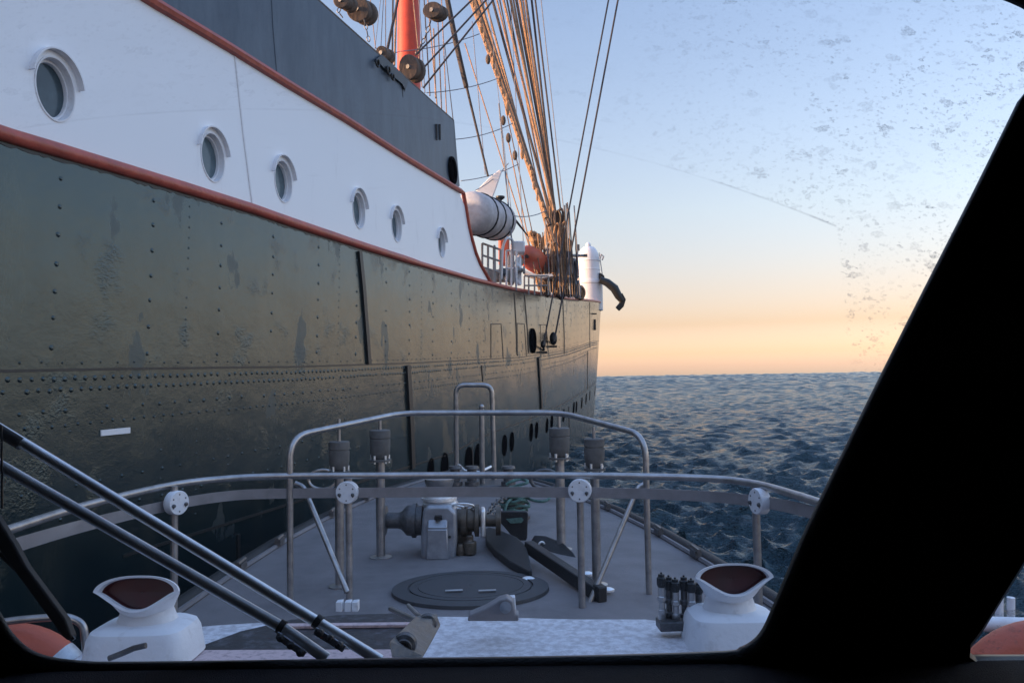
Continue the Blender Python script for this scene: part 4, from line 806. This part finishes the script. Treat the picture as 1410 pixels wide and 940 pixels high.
# cowl ventilators ----------------------------------------------------------
def cowl(x, ytop, ybase, ybot, wpx, zc, lean):
    k = zc/FPX; S = wpx*k/2          # half width of mouth
    c = at(x, ybase, zc); N = 40
    hgt = (ybase-ytop)*k
    back = Vector((F.x, F.y, 0)).normalized(); side = Vector((RT.x, RT.y, 0)).normalized(); up = Vector((0, 0, 1))
    rings = []
    def mouth(a):   # wide rounded triangle
        cx, cy = math.cos(a), math.sin(a)
        w_ = 1.0; xx = cx; yy = cy
        X_ = math.copysign(abs(xx)**.8, xx)*(1.0 if yy > 0 else 1-.5*abs(yy)**.8); Y_ = math.copysign(abs(yy)**1.1, yy)*(.36 if yy > 0 else .46)
        return X_, Y_
    rn = S*.64; cm_ = hgt-.38*S
    steps = [(0, 0, 0, 1.08), (.12, 0, 0, 1.0), (.26, 0, 0, .93), (.4, 12, .1, .98), (.55, 32, .3, 1), (.7, 50, .55, 1), (.85, 66, .8, 1), (1.0, 78, 1.0, 1)]
    for t, ang, bl, sc_ in steps:
        A = R(ang); zc_ = cm_*min(1, t**.85); fwd = -S*.55*max(0, (t-.3)/.7)**1.4+S*.12
        o = c+up*zc_+back*fwd; n_up = back*math.cos(A)+up*math.sin(A)
        rg_ = []
        for j in range(N):
            a = 2*math.pi*j/N; mx_, my_ = mouth(a); X_ = (math.cos(a)*rn*(1-bl)+mx_*S*bl)*sc_; Y_ = (math.sin(a)*rn*.85*(1-bl)+my_*S*bl)*sc_
            rg_.append(o+side*X_+n_up*Y_)
        rings.append(rg_)
    lastc = sum(rings[-1], Vector())/N; nrm_ = -back*math.sin(R(78))+up*math.cos(R(78))
    lip = [lastc+(p-lastc)*.99+nrm_*.008 for p in rings[-1]]; lip2 = [lastc+(p-lastc)*.88+nrm_*.006 for p in rings[-1]]; lip3 = [lastc+(p-lastc)*.85-nrm_*.01 for p in rings[-1]]
    q = MB(); q.loft(rings+[lip, lip2, lip3], cap=False); v_ = q.build('cowl_vent', M['white'], BOAT, smooth=60)
    q = MB(); q.loft([lip3, [lastc+(p-lastc)*.8-nrm_*.03 for p in rings[-1]], [lastc+(p-lastc)*.02-nrm_*.035 for p in rings[-1]]], cap=False); q.build('mouth_lining', M['darkmesh'], v_)
    hb_ = (ybot-ybase)*k; q = MB(); w2 = S*1.08
    def rr(sc2, z_): return [c+up*z_+side*(math.copysign(abs(math.cos(a))**.45, math.cos(a))*w2*sc2)+back*(math.copysign(abs(math.sin(a))**.45, math.sin(a))*w2*sc2*.8) for a in [2*math.pi*j/N for j in range(N)]]
    q.loft([rr(1.14, -hb_), rr(1.12, -hb_*.8), rr(1.05, -hb_*.3), rr(.98, -hb_*.12), rr(.82, -.002), rr(.3, .002)]); q.build('vent_box', M['white'], v_, smooth=35)
    return v_
cowl(1006, 770, 838, 884, 106, 2.55, 0)
cowl(200, 786, 854, 903, 116, 2.35, 0)
q = MB(); q.tube([at(x, y, 1.9) for x, y in ((150, 906), (168, 899), (184, 892), (201, 888))], .007, 8); tag(q.build('brush_rope', M['gunmetal']), 'short dark frayed rope end lying by the left cowl ventilator', 'rope')
# lifebuoys in their holders
def buoy(cx_, cy_, zc, Rpx, rpx, label, tape):
    c = at(cx_, cy_, zc); k = zc/FPX; e = thing('lifebuoy', c-Vector((0, 0, (Rpx+rpx)*k)), label, 'lifebuoy', 'lifebuoys beside the wheelhouse')
    pt = lambda a: c+RT*math.cos(a)*Rpx*k+UP*math.sin(a)*Rpx*k+F*.0
    q = MB(); q.tube([pt(2*math.pi*j/48) for j in range(48)], rpx*k, 18, close=True); q.build('ring', M['orange'], e)
    for t in tape:
        q = MB(); q.tube([pt(R(t-8+16*j/8)) for j in range(9)], rpx*k*1.015, 18); q.build('tape', M['silver'], e)
    return e
buoy(12, 982, 2.6, 88, 36, 'orange lifebuoy with silver tape at the lower left of the windscreen', (42, 150, 240, 330))
buoy(1440, 985, 2.9, 98, 34, 'orange brown lifebuoy seen through the small right hand side window', (20, 200))
q = MB(); q.tube(fillet([at(-60, 868, 2.55), at(20, 853, 2.55), at(92, 848, 2.55), at(115, 858, 2.55), at(123, 940, 2.55)], .06), .012, 10); q.build('buoy_holder', M['steel'], BOAT)
q = MB(); q.tube([at(1330, 858, 3.2), at(1480, 862, 3.2)], .03, 10); q.build('buoy_holder', M['white'], BOAT)
for x in (1376, 1392):
    q = MB(); q.cyl(at(x, 862, 3.3), at(x, 822, 3.3), .016, 10); q.build('side_fitting', M['white'], BOAT)

# wheelhouse: raked front with its two windows ---------------------------------
PN = (-F+UP*.22+Vector((0, 0, 0))).normalized(); P0 = at(650, 905, .80)
def onp(x, y, off=0):      # point on the windscreen plane, off>0 = outside
    d = ray(x, y); p0 = P0-PN*off; return CAM+d*((p0-CAM).dot(PN)/d.dot(PN))
PX = (RT-PN*RT.dot(PN)).normalized(); PY = PN.cross(PX).normalized()
if PY.z < 0: PY = -PY
win1 = [(1408, 135), (1345, 263), (1280, 391), (1215, 520), (1165, 622), (1115, 725), (1086, 793), (1065, 843), (1053, 868), (1040, 883), (1022, 893), (1000, 898), (850, 903), (700, 906), (520, 908), (330, 911), (150, 913), (100, 911), (62, 906), (35, 896), (14, 878), (-2, 855), (-40, 780), (-170, 500), (-330, 150), (-345, 60), (-335, 0), (-300, -60), (-200, -80), (500, -85), (1200, -50), (1350, -16), (1398, -3), (1436, 20), (1450, 55), (1438, 95)]
win2 = [(1560, 480), (1410, 776), (1350, 872), (1336, 890), (1335, 898), (1342, 903), (1700, 903), (1720, 880), (1720, 200)]
outer = [(-900, -500), (2200, -500), (2200, 1500), (-900, 1500)]
def sheet(loops, off0, off1, name, m, parent):
    bm = bmesh.new()
    for off in (off0, off1):
        for lp in loops:
            vs = [bm.verts.new(onp(x, y, off)) for x, y in lp]
            for i in range(len(vs)): bm.edges.new((vs[i], vs[(i+1) % len(vs)]))
        es = [e_ for e_ in bm.edges if not e_.link_faces and all(abs((v.co-(P0-PN*off)).dot(PN)) < 1e-5 for v in e_.verts)]
        bmesh.ops.triangle_fill(bm, edges=es, use_beauty=True, use_dissolve=False, normal=PN)
    bm.verts.ensure_lookup_table(); n = 0; tot = sum(len(l) for l in loops)
    for lp in loops:
        for i in range(len(lp)):
            a, b = n+i, n+(i+1) % len(lp); bm.faces.new((bm.verts[a], bm.verts[b], bm.verts[b+tot], bm.verts[a+tot]))
        n += len(lp)
    bmesh.ops.recalc_face_normals(bm, faces=bm.faces); me = bpy.data.meshes.new(name); bm.transform(Matrix.Translation(-ORG[parent])); bm.to_mesh(me); bm.free(); me.materials.append(m)
    o = bpy.data.objects.new(name, me); col.objects.link(o); o.parent = parent; ORG[o] = ORG[parent]; return o
def roundloop(lp, n=3):
    P = [Vector((x, y, 0)) for x, y in lp]; P2 = smoothpath(P+[P[0]], n)[:-1]; return [(p.x, p.y) for p in P2]
w1 = roundloop(win1)
sheet([outer, w1, win2], 0, .06, 'window_frame', M['cabin'], BOAT)
def gasket(lp, wd, name):
    cx_ = sum(p[0] for p in lp)/len(lp); cy_ = sum(p[1] for p in lp)/len(lp); rings = []
    P = [onp(x, y, 0) for x, y in lp]; N = len(P); c = sum(P, Vector())/N
    for i in range(N):
        t = (P[(i+1) % N]-P[i-1]).normalized(); nv = t.cross(PN).normalized()
        if nv.dot(P[i]-c) < 0: nv = -nv
        rings.append([P[i]-nv*.0003-PN*.01, P[i]-nv*.0003+PN*.001, P[i]+nv*wd*.6+PN*.012, P[i]+nv*wd+PN*.006, P[i]+nv*wd-PN*.002])
    rings.append(rings[0]); q = MB(); q.loft(rings, cap=False, closed=False); return q.build(name, M['gasket'], BOAT, smooth=60)
gasket(w1, .018, 'gasket'); gasket(win2, .012, 'gasket')
q = MB(); oc = [onp(x, y, 0) for x, y in outer]; bk = [Vector((-1.9, -1.7, 4.0)), Vector((1.9, -1.7, 4.0)), Vector((1.9, -1.7, .6)), Vector((-1.9, -1.7, .6))]
q.add(oc+bk, [(0, 1, 5, 4), (1, 2, 6, 5), (2, 3, 7, 6), (3, 0, 4, 7), (4, 5, 6, 7)]); q.build('wheelhouse', M['cabin'], BOAT)
# sill shelf
q = MB(); sA = [onp(x, y, -.002) for x, y in ((-700, 929), (100, 924), (1000, 911), (2000, 898))]
bk_ = Vector((0, -.22, .0)); q.prism([sA[0], sA[-1], sA[-1]+bk_, sA[0]+bk_], Vector((0, 0, -.05))); q.build('window_sill', M['sill'], BOAT, bevel=.008, segs=3)

# the panes, with dried salt outside the wiped sector
def pane_mat():
    m = bpy.data.materials.new('salted window glass'); m.use_nodes = True; n = m.node_tree; n.nodes.clear(); lk = n.links.new
    out = n.nodes.new('ShaderNodeOutputMaterial'); tr = n.nodes.new('ShaderNodeBsdfTransparent'); tr.inputs[0].default_value = (.97, .98, .985, 1)
    df = n.nodes.new('ShaderNodeBsdfDiffuse'); df.inputs[0].default_value = (.42, .43, .46, 1); tl = n.nodes.new('ShaderNodeBsdfTranslucent'); tl.inputs[0].default_value = (.5, .5, .53, 1)
    dm = n.nodes.new('ShaderNodeMixShader'); dm.inputs[0].default_value = .75; lk(df.outputs[0], dm.inputs[1]); lk(tl.outputs[0], dm.inputs[2])
    tc = n.nodes.new('ShaderNodeTexCoord'); co = tc.outputs['Object']
    def math_(op, a, b=None, c=None):
        x = n.nodes.new('ShaderNodeMath'); x.operation = op
        for i, v in enumerate((a, b, c)):
            if v is None: continue
            if isinstance(v, (int, float)): x.inputs[i].default_value = v
            else: lk(v, x.inputs[i])
        return x.outputs[0]
    def rng_(v, a, b, c=0, d=1):
        x = n.nodes.new('ShaderNodeMapRange'); x.interpolation_type = 'SMOOTHSTEP'; lk(v, x.inputs[0])
        for i, k_ in enumerate((a, b, c, d)): x.inputs[i+1].default_value = k_
        return x.outputs[0]
    def noise(sc_, det=3, ro=.5, st=(1, 1, 1)):
        mp = n.nodes.new('ShaderNodeMapping'); mp.inputs['Scale'].default_value = st; lk(co, mp.inputs[0])
        t = n.nodes.new('ShaderNodeTexNoise'); t.inputs['Scale'].default_value = sc_; t.inputs['Detail'].default_value = det; t.inputs['Roughness'].default_value = ro; lk(mp.outputs[0], t.inputs['Vector']); return t.outputs[0]
    sx = n.nodes.new('ShaderNodeSeparateXYZ'); lk(co, sx.inputs[0])
    # wiped sector = inside a circle and left of a line
    def loc(x, y): p = onp(x, y, .015)-PORG; return p.dot(PX), p.dot(PY)
    A, B, C_ = loc(60, 172), loc(770, 193), loc(1160, 315)
    d = 2*(A[0]*(B[1]-C_[1])+B[0]*(C_[1]-A[1])+C_[0]*(A[1]-B[1])); s2 = lambda p: p[0]**2+p[1]**2
    ux = (s2(A)*(B[1]-C_[1])+s2(B)*(C_[1]-A[1])+s2(C_)*(A[1]-B[1]))/d; uy = (s2(A)*(C_[0]-B[0])+s2(B)*(A[0]-C_[0])+s2(C_)*(B[0]-A[0]))/d; rad = math.hypot(A[0]-ux, A[1]-uy)
    dist = math_('SQRT', math_('ADD', math_('POWER', math_('SUBTRACT', sx.outputs[0], ux), 2), math_('POWER', math_('SUBTRACT', sx.outputs[1], uy), 2)))
    lx = loc(1160, 400)[0]
    outc = math_('MAXIMUM', rng_(dist, rad-.001, rad+.001), rng_(sx.outputs[0], lx-.002, lx+.004))
    right = rng_(sx.outputs[0], loc(760, 300)[0], loc(1300, 300)[0], .16, 1)
    # dried spots
    def spots(scale, size, st):
        mp = n.nodes.new('ShaderNodeMapping'); mp.inputs['Scale'].default_value = st; lk(co, mp.inputs[0])
        nz = n.nodes.new('ShaderNodeTexNoise'); nz.inputs['Scale'].default_value = scale*1.3; nz.inputs['Detail'].default_value = 3; lk(mp.outputs[0], nz.inputs['Vector'])
        ad = n.nodes.new('ShaderNodeVectorMath'); ad.operation = 'MULTIPLY_ADD'; lk(nz.outputs['Color'], ad.inputs[0]); ad.inputs[1].default_value = (1.7/scale,)*3; lk(mp.outputs[0], ad.inputs[2])
        v = n.nodes.new('ShaderNodeTexVoronoi'); v.inputs['Scale'].default_value = scale; lk(ad.outputs[0], v.inputs['Vector'])
        sc2 = n.nodes.new('ShaderNodeSeparateXYZ'); lk(v.outputs['Color'], sc2.inputs[0])
        r_ = math_('MULTIPLY', math_('POWER', sc2.outputs[0], 2.2), size)
        return math_('MULTIPLY', rng_(math_('SUBTRACT', r_, v.outputs['Distance']), -.02, .06), math_('MULTIPLY_ADD', sc2.outputs[1], .75, .25))
    s1 = spots(52, .6, (1, 1.7, 1)); s2_ = spots(190, .7, (1, 1.4, 1)); clump = rng_(noise(9, 3, .6), .36, .58, .3, 1)
    sp_ = math_('MAXIMUM', s1, math_('MULTIPLY', s2_, .7)); sp_ = math_('MULTIPLY', sp_, clump)
    tex = rng_(noise(330, 4, .7), .38, .62, .25, 1)
    spa = math_('MULTIPLY', math_('MULTIPLY', sp_, tex), math_('MULTIPLY', right, .66))
    film = math_('MULTIPLY', rng_(noise(5, 4, .6, (1, 2.5, 1)), .3, .75, .25, 1), .035)
    edge = math_('MULTIPLY', math_('MULTIPLY', rng_(math_('ABSOLUTE', math_('SUBTRACT', dist, rad)), 0, .0021, 1, 0), rng_(noise(16, 3, .7), .36, .62, .25, 1)), math_('MULTIPLY', right, .55))
    edge = math_('MULTIPLY', edge, rng_(sx.outputs[0], lx-.001, lx+.001, 1, 0))
    wiped = math_('MULTIPLY', rng_(noise(30, 3, .6, (.5, 4, 1)), .62, .8), .05)
    fac = math_('ADD', math_('ADD', math_('MULTIPLY', math_('ADD', spa, film), outc), edge), math_('MULTIPLY', math_('SUBTRACT', 1, outc), math_('ADD', wiped, .02)))
    mx = n.nodes.new('ShaderNodeMixShader'); lk(fac, mx.inputs[0]); lk(tr.outputs[0], mx.inputs[1]); lk(dm.outputs[0], mx.inputs[2])
    gl = n.nodes.new('ShaderNodeBsdfGlossy'); gl.inputs['Roughness'].default_value = .02; fr = n.nodes.new('ShaderNodeFresnel'); fr.inputs[0].default_value = 1.25
    m2 = n.nodes.new('ShaderNodeMixShader'); lk(fr.outputs[0], m2.inputs[0]); lk(mx.outputs[0], m2.inputs[1]); lk(gl.outputs[0], m2.inputs[2]); lk(m2.outputs[0], out.inputs[0])
    return m
PORG = onp(650, 905, .015)
PM = pane_mat()
def pane(lp, name):
    rot = Matrix((PX, PY, PN)).transposed(); me = bpy.data.meshes.new(name)
    cx_ = sum(p[0] for p in lp)/len(lp); cy_ = sum(p[1] for p in lp)/len(lp)
    P = [onp(x+(x-cx_)*.012, y+(y-cy_)*.012, .015)-PORG for x, y in lp]; me.from_pydata([(p.dot(PX), p.dot(PY), 0) for p in P], [], [tuple(range(len(P)))]); me.materials.append(PM)
    o = bpy.data.objects.new(name, me); col.objects.link(o); o.parent = BOAT; o.location = PORG-ORG[BOAT]; o.rotation_euler = rot.to_euler(); return o
pane(w1, 'windscreen'); pane(win2, 'side_window')

# windscreen wiper with its two parallel rods, just outside the glass ------------
q = MB(); A0, A1 = onp(-220, 457, .06), onp(524, 909, .06); q.tube([A0, A1], .0062, 16); wp = q.build('wiper', M['steel_bright'], BOAT)
q = MB(); q.tube([onp(-240, 503, .055), onp(388, 863, .055), onp(450, 906, .055)], .0062, 16); q.build('rod', M['steel_bright'], wp)
q = MB(); q.tube([onp(-60, 556, .06), onp(30, 611, .06)], .0075, 14); q.tube([onp(434, 853, .06), onp(441, 858, .06)], .0078, 14); q.tube([onp(384, 861, .055), onp(391, 865, .055)], .0078, 14); q.build('sleeve', M['rubber'], wp)
q = MB(); q.prism([onp(x, y, .05) for x, y in ((436, 862), (478, 888), (472, 897), (432, 872))], PN*.004); q.prism([onp(x, y, .045) for x, y in ((384, 868), (424, 896), (418, 904), (380, 878))], PN*.004); q.build('link_plate', M['castalu'], wp, bevel=.001)
q = MB()
for x, y in ((441, 870), (455, 878), (468, 887), (388, 877), (402, 887), (415, 897)): c = onp(x, y, .046); q.lathe(c, PN, [(0, .0042), (.006, .0042), (.008, .002)], 10)
q.build('bolts', M['gunmetal'], wp)
q = MB(); q.prism([onp(x, y, .04) for x, y in ((-40, 655), (0, 704), (28, 748), (44, 778), (98, 850), (107, 874), (102, 880), (94, 874), (0, 746), (-40, 695))], PN*.012); bl = q.build('blade', M['rubber'], wp, bevel=.002)
q = MB(); q.tube([onp(x, y, .032) for x, y in ((-30, 735), (40, 800), (102, 880))], .0022, 6); q.tube([onp(2, 585, .05), onp(3, 700, .045)], .0012, 6); q.build('squeegee', M['black'], bl)
